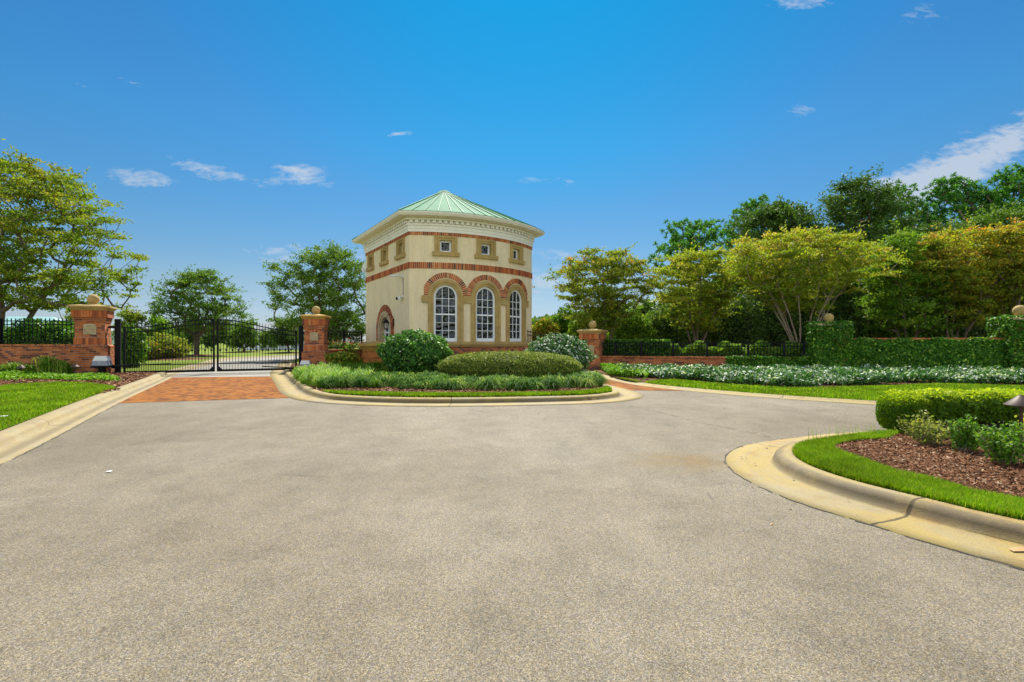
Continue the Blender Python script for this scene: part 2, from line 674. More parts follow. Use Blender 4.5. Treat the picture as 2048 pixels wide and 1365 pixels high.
def m_concrete(name='curb_concrete', stain=1.0, face_v=.545, face=.8, ph=1.25):
    # UV: u along the kerb in metres, v across
    m, nt, b = mat(name)
    k = NB(nt)
    uv = k.tc.outputs['UV']
    base = k.ramp(k.noise(3.0, 6, .65), [(.3, (.22, .18, .10)), (.7, (.315, .265, .16))])
    y1 = k.ramp(k.noise(.9, 4, .6, dist=1.0), [(.26, .15), (.55, 1.0)])
    c = k.mix(k.math('MULTIPLY', y1, stain), base, (.33, .235, .055))
    rs = k.ramp(k.noise(2.0, 5, .65, dist=.8), [(.52, 0.0), (.72, .8)])
    c = k.mix(k.math('MULTIPLY', rs, stain), c, (.22, .115, .02))
    gr = k.ramp(k.noise(2.2, 6, .7, vec=k.mapping(uv, (1, 7, 1))), [(.46, 0.0), (.72, .75)])
    c = k.mix(k.math('MULTIPLY', gr, .6), c, (.20, .185, .155))
    sp = k.ramp(k.noise(90, 3, .8), [(.3, .72), (.6, 1.12)])
    c = k.mix(.8, c, sp, 'MULTIPLY')
    # across coordinate, used for the painted shade on the rising face
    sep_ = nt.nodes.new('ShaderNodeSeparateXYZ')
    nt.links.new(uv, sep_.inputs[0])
    # joints every 3.05 m
    fr = k.math('FRACT', k.math('ADD', k.math('DIVIDE', k.math('ADD', sep_.outputs[0], ph + 30.5), 3.05), k.math('MULTIPLY', k.noise(9, 3), .012)))
    jn = k.ramp(fr, [(.0, 1.0), (.0035, 1.0), (.0055, 0.0)])
    c = k.mix(jn, c, (.045, .03, .018))
    # painted shade and brown stain along the upright face; gutter stain at left
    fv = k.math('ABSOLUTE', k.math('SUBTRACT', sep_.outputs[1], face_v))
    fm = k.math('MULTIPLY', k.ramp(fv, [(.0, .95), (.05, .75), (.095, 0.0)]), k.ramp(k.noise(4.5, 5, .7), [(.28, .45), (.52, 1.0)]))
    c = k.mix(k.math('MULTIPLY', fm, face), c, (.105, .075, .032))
    k.put(b.inputs['Base Color'], c)
    b.inputs['Roughness'].default_value = .8
    h = k.math('SUBTRACT', k.noise(70, 4, .8), k.math('MULTIPLY', jn, 3.0))
    k.bump(b, h, .35, .012)
    return m


def m_brick(name, w=.205, h=.068, scale=1.0, cols=None, rot=0.0, offset=.5, obj=False, mortar=(.26, .22, .17), msz=.007, dirt=.5):
    m, nt, b = mat(name)
    k = NB(nt)
    vec = k.tc.outputs['UV']
    if rot:
        vec = k.mapping(vec, (1, 1, 1), (0, 0, rot))
    cols = cols or ((.36, .085, .022), (.52, .155, .040), (.16, .055, .03))
    n = nt.nodes.new('ShaderNodeTexBrick')
    n.inputs['Scale'].default_value = 1.0
    n.inputs['Brick Width'].default_value = w
    n.inputs['Row Height'].default_value = h
    n.inputs['Mortar Size'].default_value = msz
    n.inputs['Mortar Smooth'].default_value = .3
    n.inputs['Bias'].default_value = -.1
    n.offset = offset
    n.inputs['Color1'].default_value = (0, 0, 0, 1)
    n.inputs['Color2'].default_value = (1, 1, 1, 1)
    n.inputs['Mortar'].default_value = (.5, .5, .5, 1)
    nt.links.new(vec, n.inputs['Vector'])
    c = k.ramp(n.outputs['Color'], [(0, cols[2]), (.12, cols[0]), (.6, cols[1]), (1, tuple(x * 1.15 for x in cols[1]))])
    c = k.mix(.8, c, k.ramp(k.noise(14, 5, .7), [(.3, .72), (.7, 1.22)]), 'MULTIPLY')
    c = k.mix(n.outputs['Fac'], c, mortar)
    c = k.mix(dirt, c, k.ramp(k.noise(1.6, 6, .7), [(.38, .42), (.56, 1.05)]), 'MULTIPLY')
    k.put(b.inputs['Base Color'], c)
    b.inputs['Roughness'].default_value = .9
    b.inputs['Specular IOR Level'].default_value = .12
    k.bump(b, k.math('ADD', k.math('MULTIPLY', n.outputs['Fac'], -1.0), k.math('MULTIPLY', k.noise(50, 4), .35)), .5, .008)
    return m


def m_brickpiece(name='brick_piece'):
    m, nt, b = mat(name)
    k = NB(nt)
    c = k.ramp(k.attr(), [(0, (.09, .04, .025)), (.14, (.28, .065, .018)), (.5, (.44, .105, .022)), (.85, (.55, .16, .035)), (1, (.56, .24, .09))])
    c = k.mix(.8, c, k.ramp(k.noise(18, 5, .7), [(.3, .7), (.7, 1.2)]), 'MULTIPLY')
    k.put(b.inputs['Base Color'], c)
    b.inputs['Roughness'].default_value = .85
    k.bump(b, k.noise(60, 4), .4, .006)
    return m


def m_stucco():
    m, nt, b = mat('stucco')
    k = NB(nt)
    c = k.ramp(k.noise(.8, 6, .65), [(.3, (.77, .615, .355)), (.7, (.84, .685, .425))])
    c = k.mix(.6, c, k.ramp(k.noise(6, 6, .7, dist=1.2), [(.32, .84), (.5, 1.0), (.75, 1.06)]), 'MULTIPLY')
    drip = k.ramp(k.noise(3.0, 5, .6, vec=k.mapping(k.tc.outputs['Object'], (1.6, 1.6, .16))), [(.35, .86), (.6, 1.03)])
    c = k.mix(.7, c, drip, 'MULTIPLY')
    k.put(b.inputs['Base Color'], c)
    b.inputs['Roughness'].default_value = .9
    h = k.math('ADD', k.noise(10, 6, .7, dist=1.5), k.math('MULTIPLY', k.noise(70, 3), .25))
    k.bump(b, h, .55, .03)
    return m


def m_stone(name='cast_stone', c0=(.38, .24, .065), c1=(.52, .36, .125)):
    m, nt, b = mat(name)
    k = NB(nt)
    c = k.ramp(k.noise(3.5, 6, .7), [(.3, c0), (.7, c1)])
    c = k.mix(.55, c, k.ramp(k.noise(1.1, 5, .7, dist=1), [(.35, .62), (.6, 1.05)]), 'MULTIPLY')
    c = k.mix(.5, c, k.ramp(k.noise(80, 3, .8), [(.3, .75), (.7, 1.15)]), 'MULTIPLY')
    k.put(b.inputs['Base Color'], c)
    b.inputs['Roughness'].default_value = .85
    k.bump(b, k.noise(60, 5, .8), .35, .008)
    return m


def m_grass_ground(name='lawn_turf', a=(.10, .19, .006), c_=(.17, .28, .010)):
    m, nt, b = mat(name)
    k = NB(nt)
    c = k.ramp(k.noise(2.0, 6, .7), [(.3, a), (.7, c_)])
    c = k.mix(.8, c, k.ramp(k.noise(55, 4, .8, vec=k.mapping(k.tc.outputs['Object'], (1, 1, 1))), [(.3, .45), (.7, 1.5)]), 'MULTIPLY')
    k.put(b.inputs['Base Color'], c)
    b.inputs['Roughness'].default_value = .9
    b.inputs['Specular IOR Level'].default_value = .1
    k.bump(b, k.noise(70, 4, .8), .9, .03)
    return m


def m_mulch(name='mulch'):
    m, nt, b = mat(name)
    k = NB(nt)
    v = k.mapping(k.tc.outputs['Object'], (1, 1.6, 1), (0, 0, .4))
    c = k.ramp(k.voro(32, vec=v, out='Color'), [(0, (.06, .027, .013)), (.45, (.17, .078, .036)), (.8, (.26, .14, .08)), (1, (.38, .27, .18))])
    c = k.mix(.8, c, k.ramp(k.noise(40, 5, .8), [(.3, .4), (.65, 1.3)]), 'MULTIPLY')
    c = k.mix(.7, c, k.ramp(k.noise(.9, 4), [(.35, .75), (.65, 1.25)]), 'MULTIPLY')
    k.put(b.inputs['Base Color'], c)
    b.inputs['Roughness'].default_value = .95
    b.inputs['Specular IOR Level'].default_value = .1
    k.bump(b, k.math('ADD', k.voro(32, vec=v), k.noise(60, 4)), 1.0, .03)
    return m


M = {}
M['asphalt'] = m_asphalt()
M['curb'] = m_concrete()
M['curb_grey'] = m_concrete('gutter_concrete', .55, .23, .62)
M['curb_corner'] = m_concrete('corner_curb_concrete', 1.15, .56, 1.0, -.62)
M['concrete'] = m_plain('drive_concrete', (.25, .23, .185), .85, var=.18, scale=1.3, bump=.3)
M['brick'] = m_brick('red_brick')
M['brick_soldier'] = m_brick('soldier_brick', w=.075, h=.24, offset=0.0)
M['paver'] = m_brick('brick_paving', w=.20, h=.10, rot=0.62, cols=((.22, .065, .012), (.31, .115, .020), (.15, .055, .018)), mortar=(.11, .055, .018), msz=.006, dirt=.30)
M['piece'] = m_brickpiece()
M['pier'] = m_brick('orange_brick', cols=((.42, .13, .03), (.50, .18, .045), (.30, .10, .03)), mortar=(.34, .14, .05), dirt=.35)
M['mortar'] = m_plain('mortar', (.74, .60, .38), .9)
M['stucco'] = m_stucco()
M['stone'] = m_stone()
M['stone_pale'] = m_stone('pale_stone', (.42, .31, .15), (.60, .48, .28))
M['ochre'] = m_stone('ochre_stone', (.40, .22, .03), (.54, .33, .07))
M['trim'] = m_plain('cream_trim', (.82, .76, .63), .6, var=.06)
M['white'] = m_plain('white_paint', (.80, .80, .77), .45, var=.03)
M['roof'] = m_plain('green_metal_roof', (.155, .305, .185), .75, .0, .03, var=.12, scale=1.5)
M['rib'] = m_plain('roof_seam_metal', (.06, .24, .10), .6, .0, .15, var=.12)
M['black'] = m_plain('black_metal', (.008, .008, .009), .55, .0, .12, var=.2)
M['bronze'] = m_plain('bronze_metal', (.085, .055, .042), .55, .2, .3, var=.2, scale=8)
M['grey_plastic'] = m_plain('grey_plastic', (.23, .25, .28), .5, var=.05)
M['white_plastic'] = m_plain('white_plastic', (.66, .64, .58), .45, var=.06)
M['lawn'] = m_grass_ground()
M['field'] = m_grass_ground('far_grass', (.13, .19, .018), (.21, .26, .03))
M['mulch'] = m_mulch()
M['bark'] = m_plain('bark', (.13, .09, .06), .9, var=.35, scale=7, bump=.8, bscale=25)
M['bark_pale'] = m_plain('pale_bark', (.30, .225, .15), .85, var=.3, scale=5, bump=.5, bscale=20)
M['shrub_core'] = m_plain('dark_shrub_core', (.018, .024, .008), .95, var=.4, scale=9, bump=1.0, bscale=20)  # near-black solid filling inside shrubs and hedge
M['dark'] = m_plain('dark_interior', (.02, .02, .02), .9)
M['shingle'] = m_plain('grey_shingle', (.20, .22, .23), .8, var=.15)
M['teal'] = m_plain('teal_roof', (.22, .40, .38), .6, var=.1)
M['siding'] = m_plain('white_siding', (.68, .70, .70), .7, var=.05)
mg, ntg, bg_ = mat('window_glass')
bg_.inputs['Base Color'].default_value = (.006, .010, .009, 1)
bg_.inputs['Roughness'].default_value = .03
bg_.inputs['Specular IOR Level'].default_value = .6
kg = NB(ntg)
kg.bump(bg_, kg.noise(1.9, 2), .8, .3)
M['glass'] = mg
mlg, ntl, bl_ = mat('lantern_glass')
bl_.inputs['Base Color'].default_value = (.55, .5, .42, 1)
bl_.inputs['Roughness'].default_value = .1
bl_.inputs['Alpha'].default_value = .45
M['lantern_glass'] = mlg

M['grass'] = m_leaf('grass_blades', [(0, (.085, .18, .004)), (.5, (.16, .30, .006)), (.9, (.27, .37, .02)), (1, (.42, .36, .10))], .4, .7, .1, big=1.6, gain=1.0, bigmix=.75)
M['liriope'] = m_leaf('liriope_blades', [(0, (.018, .065, .003)), (.45, (.045, .125, .005)), (.75, (.14, .24, .012)), (1, (.52, .54, .13))], .38, .6, .05, gain=1.1)
M['liriope_y'] = m_leaf('liriope_yellow', [(0, (.06, .16, .010)), (.5, (.17, .32, .02)), (1, (.36, .46, .07))], .4, .6, .2, gain=1.0)
M['crape'] = m_leaf('crape_leaf', [(0, (.03, .075, .010)), (.4, (.085, .135, .012)), (.78, (.165, .178, .018)), (.96, (.24, .15, .025)), (1, (.34, .09, .04))], .45)
M['crape_y'] = m_leaf('crape_leaf_yellow', [(0, (.05, .10, .010)), (.4, (.118, .172, .014)), (.75, (.205, .215, .020)), (.95, (.28, .19, .03)), (1, (.42, .28, .12))], .45)
M['crape_o'] = m_leaf('crape_leaf_orange', [(0, (.05, .11, .010)), (.4, (.122, .165, .014)), (.7, (.205, .20, .018)), (.9, (.30, .17, .028)), (1, (.40, .13, .04))], .45)
M['maple'] = m_leaf('bright_leaf', [(0, (.03, .085, .008)), (.5, (.08, .150, .012)), (1, (.18, .23, .025))], .42)
M['oak'] = m_leaf('oak_leaf', [(0, (.03, .07, .010)), (.5, (.07, .125, .014)), (.85, (.12, .17, .025)), (1, (.20, .23, .07))], .38)
M['oakd'] = m_leaf('live_oak_leaf', [(0, (.022, .05, .010)), (.6, (.05, .095, .014)), (1, (.12, .155, .035))], .34)
M['pine'] = m_leaf('pine_needle', [(0, (.018, .07, .010)), (.6, (.045, .14, .016)), (.9, (.08, .19, .025)), (1, (.15, .24, .05))], .36)
M['ivy'] = m_leaf('ivy_leaf', [(0, (.015, .06, .005)), (.6, (.04, .12, .008)), (.9, (.11, .21, .015)), (1, (.26, .36, .05))], .32, .5, .25)
M['box'] = m_leaf('boxwood_leaf', [(0, (.035, .07, .008)), (.5, (.105, .14, .018)), (1, (.27, .27, .065))], .33)
M['glossy'] = m_leaf('glossy_shrub_leaf', [(0, (.015, .055, .010)), (.6, (.045, .13, .018)), (.90, (.11, .22, .03)), (1, (.30, .38, .12))], .35, .5, .3)  # palest end of the ramp paints highlights onto some leaves
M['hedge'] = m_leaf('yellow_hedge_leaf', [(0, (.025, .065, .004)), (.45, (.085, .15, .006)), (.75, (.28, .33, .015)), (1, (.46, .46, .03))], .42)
M['shrub'] = m_leaf('green_shrub_leaf', [(0, (.022, .07, .006)), (.6, (.065, .15, .010)), (1, (.18, .26, .025))], .35, .5, .25)
M['flower'] = m_leaf('white_flowered_cover', [(0, (.012, .045, .010)), (.5, (.04, .11, .02)), (.72, (.10, .18, .04)), (.75, (.62, .66, .56)), (1, (.85, .86, .80))], .25, .5, .4)
M['cover'] = m_leaf('ground_cover_leaf', [(0, (.04, .11, .006)), (.6, (.11, .21, .010)), (.93, (.20, .30, .03)), (.95, (.7, .72, .6)), (1, (.8, .8, .7))], .35)
M['chips'] = m_leaf('bark_chips', [(0, (.035, .016, .010)), (.4, (.15, .060, .024)), (.85, (.25, .12, .055)), (1, (.46, .34, .22))], .0, .9, .1, gain=1.15)
M['red'] = m_leaf('red_flowered_leaf', [(0, (.04, .10, .010)), (.55, (.10, .18, .02)), (.80, (.16, .24, .04)), (.82, (.60, .04, .05)), (1, (.75, .10, .12))], .3)

# ------------------------------------------------------------------ ground
def fld(pts, z, name, m, label_kind='structure', nx=1):
    b = MB()
    b.poly(pts, z)
    o = b.build(name, m)
    return tag(o, kind=label_kind)


tb = MB()
tb.poly([(-900, -200), (900, -200), (900, 1500), (-900, 1500)], -0.03)
tag(tb.build('ground', M['field']), kind='structure')
tb = MB()
tb.poly([(-60, -30), (60, -30), (60, 19.9), (-60, 19.9)], 0.0)
tag(tb.build('road', M['asphalt']), kind='structure')
tb = MB()
tb.poly([(-30, 19.9), (6, 19.9), (30, 120), (-30, 120)], 0.0)
tag(tb.build('driveway', M['concrete']), kind='structure')

left_out = smooth_path([(-4.9, -12), (-4.1, -5), (-3.75, 0), (-4.2, 3), (-5.12, 5.23), (-7.74, 10.07), (-11.07, 16.5), (-12.6, 19.35), (-16.1, 27.3), (-19.2, 34.5), (-19.6, 40.3), (-18.0, 47), (-12, 62), (0, 84)])
isl_out = smooth_path([(0, 76), (-9, 60), (-14.2, 48), (-15.9, 39), (-14.3, 32), (-11.5, 25), (-9.36, 19.8), (-6.6, 14.3), (-5.55, 12.25), (-4.75, 11.0), (-3.95, 10.2), (-2.68, 9.68), (-1.23, 9.53), (.446, 9.72), (1.62, 10.0), (2.3, 10.42), (2.82, 11.1), (2.98, 11.9), (2.92, 13.0), (2.55, 15.2), (1.9, 17.5), (1.2, 20.0), (.95, 24), (.95, 30)], .2)
pen_out = smooth_path([(16, -4), (9, -1.2), (5.2, .35), (3.7, 1.4), (3.0, 2.25), (2.68, 2.75), (2.49, 3.06), (2.36, 3.36), (2.24, 3.6), (2.13, 3.9), (2.06, 4.25), (2.05, 4.6), (2.10, 4.95), (2.22, 5.3), (2.46, 5.68), (2.77, 5.98), (3.12, 6.2), (3.45, 6.36), (3.95, 6.6), (4.7, 6.85), (5.8, 7.0), (7.2, 6.6), (9, 5.3), (12, 2.4), (17, -3)], .1)
rt_out = smooth_path([(20, -3), (15, 3.0), (11, 7.0), (8.7, 8.6), (7.05, 9.68), (5.55, 11.0), (4.3, 12.6), (3.55, 14.0), (3.25, 15.3), (3.05, 17), (3.1, 21), (3.1, 30)], .25)


def sweep_curb(path, side, g, cw, h, name, m):
    """path = outer gutter edge, side=+1 puts the kerb to the left of travel"""
    prof = [(0, -.06), (0, .006), (g * .45, .002), (g - .04, .004), (g, .014), (g + .018, h * .62), (g + .045, h * .90), (g + .08, h), (g + cw - .03, h + .003), (g + cw, h - .004), (g + cw, -.06)]
    if h < .08:
        prof = [(0, -.06), (0, .006), (g * .6, .005), (g, .014), (g + cw * .4, h * .8), (g + cw * .8, h), (g + cw, h - .004), (g + cw, -.06)]
    b = MB()
    lines = [offset_path(path, side * d) for d, z in prof]
    arc = [0.0]
    for i in range(1, len(path)):
        arc.append(arc[-1] + (path[i] - path[i - 1]).length)
    vv = [0.0]
    for i in range(1, len(prof)):
        vv.append(vv[-1] + math.hypot(prof[i][0] - prof[i - 1][0], prof[i][1] - prof[i - 1][1]))
    K = len(prof)
    for i in range(len(path)):
        for j in range(K):
            p = lines[j][i]
            b.v.append((p.x, p.y, prof[j][1]))
            b.t.append(.5)
    for i in range(len(path) - 1):
        for j in range(K - 1):
            q = [(i, j), (i + 1, j), (i + 1, j + 1), (i, j + 1)]
            if side < 0:
                q = q[::-1]
            b.f.append(tuple(a * K + c for a, c in q))
            b.uv.append([(arc[a], vv[c]) for a, c in q])
    o = b.build(name, m, smooth=True)
    tag(o, kind='structure')
    return offset_path(path, side * (g + cw - .012))


# inner edges of the kerbs; the turf and mulch sheets stop there
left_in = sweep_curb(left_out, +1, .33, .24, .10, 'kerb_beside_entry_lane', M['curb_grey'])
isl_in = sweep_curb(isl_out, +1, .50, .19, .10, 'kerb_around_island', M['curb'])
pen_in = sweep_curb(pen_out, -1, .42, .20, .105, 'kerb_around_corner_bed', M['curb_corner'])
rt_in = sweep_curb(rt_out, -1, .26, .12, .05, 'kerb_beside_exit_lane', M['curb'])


def skirt_poly(pts, z, name, m):
    b = MB()
    b.poly(pts, z)
    return tag(b.build(name, m), kind='structure')


t2 = lambda L: [(p.x, p.y) for p in L]
# left ground: lawn sheet everywhere, mulch laid over it
L_in = t2(left_in)
left_poly = L_in + [(-40, 84), (-120, 84), (-120, -12)]
GZ = .10
skirt_poly([p for p in left_poly], GZ, 'grass_field_left', M['field'])
isl_pts = t2(isl_in)
# island polygon: left-lane side, front, exit side, closed across the back
isl_poly = isl_pts
skirt_poly(isl_poly + [(3, 40), (8, 60), (10, 76)], GZ, 'grass_field_middle', M['field'])
rt_pts = t2(rt_in)
skirt_poly(rt_pts + [(3.1, 80), (140, 80), (140, -3)], .052, 'grass_field_right', M['lawn'])
pen_pts = t2(pen_in)
pen_poly = pen_pts
skirt_poly(pen_poly, .102, 'lawn_corner', M['lawn'])
# distant field beyond all
skirt_poly([(-900, 84), (900, 84), (900, 1400), (-900, 1400)], .098, 'far_field', M['field'])

# left lawn near the camera
nl = [p for p in L_in if p[1] < 11.8]
lawnL = nl + [(-9.16, 11.85), (-10, 12.65), (-11.1, 13.4), (-12.1, 13.7), (-12.3, 13.4), (-11.4, 11.85), (-11.4, 10.8), (-14, 10.0), (-20, 9.6), (-40, 9.4), (-40, -12)]
lawnL_s = nl + t2(smooth_path([(-9.2, 11.9), (-10, 12.65), (-11.1, 13.35), (-12.1, 13.6), (-12.6, 12.9), (-12.0, 11.7), (-12.3, 10.8), (-14, 10.2), (-20, 9.8), (-40, 9.4)], .3)) + [(-40, -12)]
skirt_poly(lawnL_s, .104 + .004, 'lawn_left', M['lawn'])
mulL = [p for p in L_in if -2 < p[1] < 19.0] + [(-12.9, 19.0), (-18, 19), (-40, 18.6), (-40, -2)]
skirt_poly(mulL, .104, 'mulch_bed_left', M['mulch'])
# island: mulch bed over all of its front, grass strip by the kerb
isl_f = [p for p in isl_pts if p[1] < 27]
skirt_poly(isl_f, .104, 'mulch_bed_island', M['mulch'])
front = [p for p in isl_pts if p[1] < 12.6 and p[0] > -4.3]
stripI = front + t2(smooth_path([(2.25, 12.25), (1.85, 11.5), (.9, 10.95), (-1.3, 10.75), (-3.0, 10.95), (-4.2, 11.35)], .3))
skirt_poly(stripI, .108, 'lawn_island', M['lawn'])
# corner bed (right foreground)
pen_bed = t2(smooth_path([(8.5, .6), (5.2, 2.0), at(2090, 1022, .11), at(2048, 1006, .11), at(1945, 986, .11), at(1856, 959, .11), at(1796, 947, .11), at(1737, 926, .11), at(1678, 905, .11), at(1666, 895, .11), at(1700, 884, .11), at(1780, 877, .11), (4.55, 6.05), (5.6, 6.35), (7.0, 6.0), (8.8, 4.7), (11, 2.4)], .12))
skirt_poly(pen_bed, .106, 'mulch_bed_corner', M['mulch'])
# right bed between lawn and wall
bed_front = [(2.7, 17.5), (3.35, 15.6), (3.7, 14.3), (4.08, 15.0), (4.85, 15.6), (5.27, 14.8), (5.68, 13.7), (6.25, 13.1), (6.95, 12.5), (8.2, 12.7), (9.89, 13.2), (11.7, 13.8), (13.1, 13.1), (17, 12.3), (40, 9)]
bf = t2(smooth_path([(3.35, 16.6), (3.5, 15.4), (3.75, 14.6), (4.2, 15.1), (4.85, 15.5), (5.27, 14.8), (5.68, 13.9), (6.25, 13.3), (6.95, 12.7), (8.2, 12.9), (9.89, 13.3), (11.7, 13.9), (13.6, 13.1), (17, 12.3), (40, 9)], .3))
skirt_poly(bf + [(40, 60), (3.35, 60)], .060, 'mulch_bed_right', M['mulch'])

# brick aprons
bz = .0045
pav = [at(237, 807), at(578, 796.6), at(541, 753.5), at(344, 755.5)]
dl = lambda a, b, k: (a[0] + (b[0] - a[0]) * k, a[1] + (b[1] - a[1]) * k)
pb = MB()
pb.poly(pav, bz)
tag(pb.build('brick_apron_entry', M['paver']), kind='structure')
pb = MB()
pb.poly([at(541, 753.5), (-9.5, 20.2), (-13.1, 20.2), at(344, 755.5)], bz)
tag(pb.build('concrete_apron', M['concrete']), kind='structure')
pb = MB()
pb.poly([(2.95, 12.75), (4.26, 12.62), (3.5, 14.1), (3.25, 15.2), (3.05, 17), (2.0, 17.2), (2.5, 15.2), (2.9, 13.2)], bz)
tag(pb.build('brick_apron_exit', M['paver']), kind='structure')

# crack across the asphalt and joint lines
def crack(pts, w, name):
    b = MB()
    P = smooth_path(pts, .08)
    q = []
    for p in P:
        q.append(Vector((p.x + random.uniform(-.012, .012), p.y + random.uniform(-.012, .012))))
    for i in range(len(q) - 1):
        if random.random() < .16:
            continue
        t = (q[i + 1] - q[i]).normalized()
        n = Vector((-t.y, t.x)) * w * random.uniform(.3, 1.0)
        b.face([(q[i].x - n.x, q[i].y - n.y, .004), (q[i + 1].x - n.x, q[i + 1].y - n.y, .004), (q[i + 1].x + n.x, q[i + 1].y + n.y, .004), (q[i].x + n.x, q[i].y + n.y, .004)])
    return tag(b.build(name, M['tar']), kind='structure')


M['tar'] = m_plain('crack_filling', (.05, .042, .032), .9)
crack([at(1255, 812), at(1330, 828), at(1400, 846), at(1480, 862), at(1571, 880)], .009, 'road_crack')
for path, s in ((isl_out, -1), (pen_out, 1), (left_out, -1)):
    q = offset_path(path, s * .012)
    crack([(p.x, p.y) for p in q[::2] if p.y < 20], .010, 'pavement_seam')


# ------------------------------------------------------------------ grass blades (stuff)
def turf(poly, n, name, h=.05, z=.108, excl=(), w=.006, m=None, falloff=None):
    X = sample(poly, n, excl)
    if falloff:
        d = X[:, 1]
        keep = RNG.uniform(0, 1, len(X)) < np.clip(falloff / np.maximum(d, .5), 0, 1) ** 1.3
        X = X[keep]
    n = len(X)
    P = np.column_stack([X, np.full(n, z)])
    a = RNG.uniform(0, 2 * np.pi, n)
    D = np.column_stack([np.cos(a), np.sin(a)])
    H = h * RNG.uniform(.5, 1.3, n)
    sc = np.clip(X[:, 1] / 6, .7, 3)
    V, F, T = ribbons(P, D, H * RNG.uniform(.1, .8, n), H, w * sc * RNG.uniform(.7, 1.4, n), K=2)
    return tag(npmesh(name, V, F, T, m or M['grass']), 'short bright green lawn grass', 'grass', kind='stuff')


vis = lambda poly, y0, y1: poly
tag(turf([(-4.6, 3.5)] + [p for p in nl if p[1] > 3.5] + [p for p in lawnL_s if p[1] > 9.5 and p[0] < -9.0 and p[0] > -16] + [(-16, 10), (-9, 3.5)], 110000, 'lawn_grass', .055, .108, w=.008), 'bright mown grass beside the entry lane on the left', 'grass', kind='stuff')
tag(turf(stripI, 26000, 'lawn_grass', .05, .108, w=.008), 'thin strip of grass along the island kerb', 'grass', kind='stuff')
lawnR = [p for p in rt_pts if 5 < p[1] < 14.4] + [p for p in bf if p[0] < 18 and p[1] > 10] + [(18, 5)]
tag(turf(lawnR, 120000, 'lawn_grass', .05, .054, w=.009), 'sunlit mown grass between exit lane and flower bed', 'grass', kind='stuff')
tag(turf([p for p in pen_poly if p[0] < 7.5 and p[1] > 1.6], 150000, 'lawn_grass', .045, .102, excl=(pen_bed,), w=.0055), 'strip of grass between kerb and bark mulch at right', 'grass', kind='stuff')
# tall stray stalks on the far side of the corner bed
X = sample([at(1610, 880, .1), at(1790, 868, .1), (4.4, 6.25), (3.5, 5.9)], 70)
P = np.column_stack([X, np.full(len(X), .1)])
a = RNG.uniform(0, 6.28, len(X))
tag(npmesh('grass_stalks', *ribbons(P, np.column_stack([np.cos(a), np.sin(a)]), RNG.uniform(.01, .05, len(X)), RNG.uniform(.06, .16, len(X)), np.full(len(X), .004), K=3), M['grass']), 'sparse tall grass stalks at the kerb', 'grass', kind='stuff')

# bark chips (stuff)
def chips(poly, n, name, z, size=.045, label=''):
    X = sample(poly, n)
    P = np.column_stack([X, z + RNG.uniform(0, .018, n)])
    up = np.tile([0, 0, 1.0], (n, 1))
    V, F, T = leaves(P, np.full(n, size), .42, up, 2.0, var=.6)
    return tag(npmesh(name, V, F, T, M['chips']), label, 'mulch', kind='stuff')


chips([p for p in pen_bed if p[0] < 8], 85000, 'bark_mulch', .110, .027, 'reddish brown bark chips in the corner bed')
chips([p for p in L_in if 10.5 < p[1] < 18.6] + [(-16, 18.6), (-16, 10.3), (-11.5, 10.3), (-12.2, 11.8), (-12.8, 13.2), (-12.1, 13.7), (-11.1, 13.4), (-10, 12.7), (-9.1, 11.9)], 26000, 'bark_mulch', .110, .07, 'red brown bark mulch in front of the entry gate')
chips([p for p in isl_pts if p[1] < 15] , 16000, 'bark_mulch', .108, .06, 'dark bark mulch under the island plants')


# ------------------------------------------------------------------ liriope, ground covers
def tufts(centres, nb, L, H, W, z, K=4, droop=.42, ct=None, m=None, name='', label=''):
    c = np.repeat(centres, nb, axis=0)
    n = len(c)
    P = np.column_stack([c + RNG.normal(0, .03, (n, 2)), np.full(n, z)])
    a = RNG.uniform(0, 2 * np.pi, n)
    r = RNG.uniform(.3, 1.1, n)
    base = RNG.uniform(0, 1, len(centres)) if ct is None else ct
    T = np.clip(np.repeat(base, nb) * .62 + RNG.uniform(0, .42, n), 0, 1)
    ts = np.repeat(RNG.uniform(.6, 1.3, len(centres)), nb)
    V, F, TT = ribbons(P, np.column_stack([np.cos(a), np.sin(a)]), L * r * ts, H * ts * RNG.uniform(.6, 1.1, n) * (1.15 - .45 * r), np.full(n, W), K=K, droop=droop, tint=T)
    return npmesh(name, V, F, T=TT, mat=m)


iA = t2(smooth_path([(-4.6, 12.1), (-3.6, 12.2), (-1.5, 11.8), (.6, 11.7), (1.9, 12.3), (2.35, 13.2), (2.3, 14.6), (1.5, 14.9), (-.5, 14.5), (-2.5, 15.2), (-4.5, 15.5)], .4))
cs = sample(iA, 620)
dist_front = cs[:, 1]
tag(tufts(cs, 74, .34, .235, .016, .10, ct=RNG.uniform(.0, 1.0, len(cs)) ** 1.5, m=M['liriope'], name='liriope_border'), 'dark green strappy liriope in front of the clipped shrubs', 'ground cover', kind='stuff')
iB = t2(smooth_path([(-6.9, 16.2), (-5.9, 14.3), (-5.3, 13.2), (-4.4, 12.5), (-3.9, 14), (-4.5, 16.5), (-5.2, 18.8), (-7.2, 19.6)], .4))
cs = sample(iB, 560)
tag(tufts(cs, 40, .25, .30, .014, .10, m=M['liriope_y'], name='liriope_border'), 'yellow green strappy liriope beside the entry kerb', 'ground cover', kind='stuff')
cs = sample([(-6.5, 17), (-3.5, 16), (-4, 20.2), (-7, 20.8)], 200)
tag(tufts(cs, 36, .25, .34, .014, .10, m=M['liriope'], name='liriope_border'), 'deep green liriope around the low brick pier', 'ground cover', kind='stuff')
cs = sample([(2.0, 13.2), (2.36, 12.9), (2.35, 14.4), (1.9, 14.6)], 26)
tag(tufts(cs, 60, .22, .26, .012, .10, m=M['liriope_y'], name='liriope_border'), 'small bright green clumps at the island tip', 'ground cover', kind='stuff')


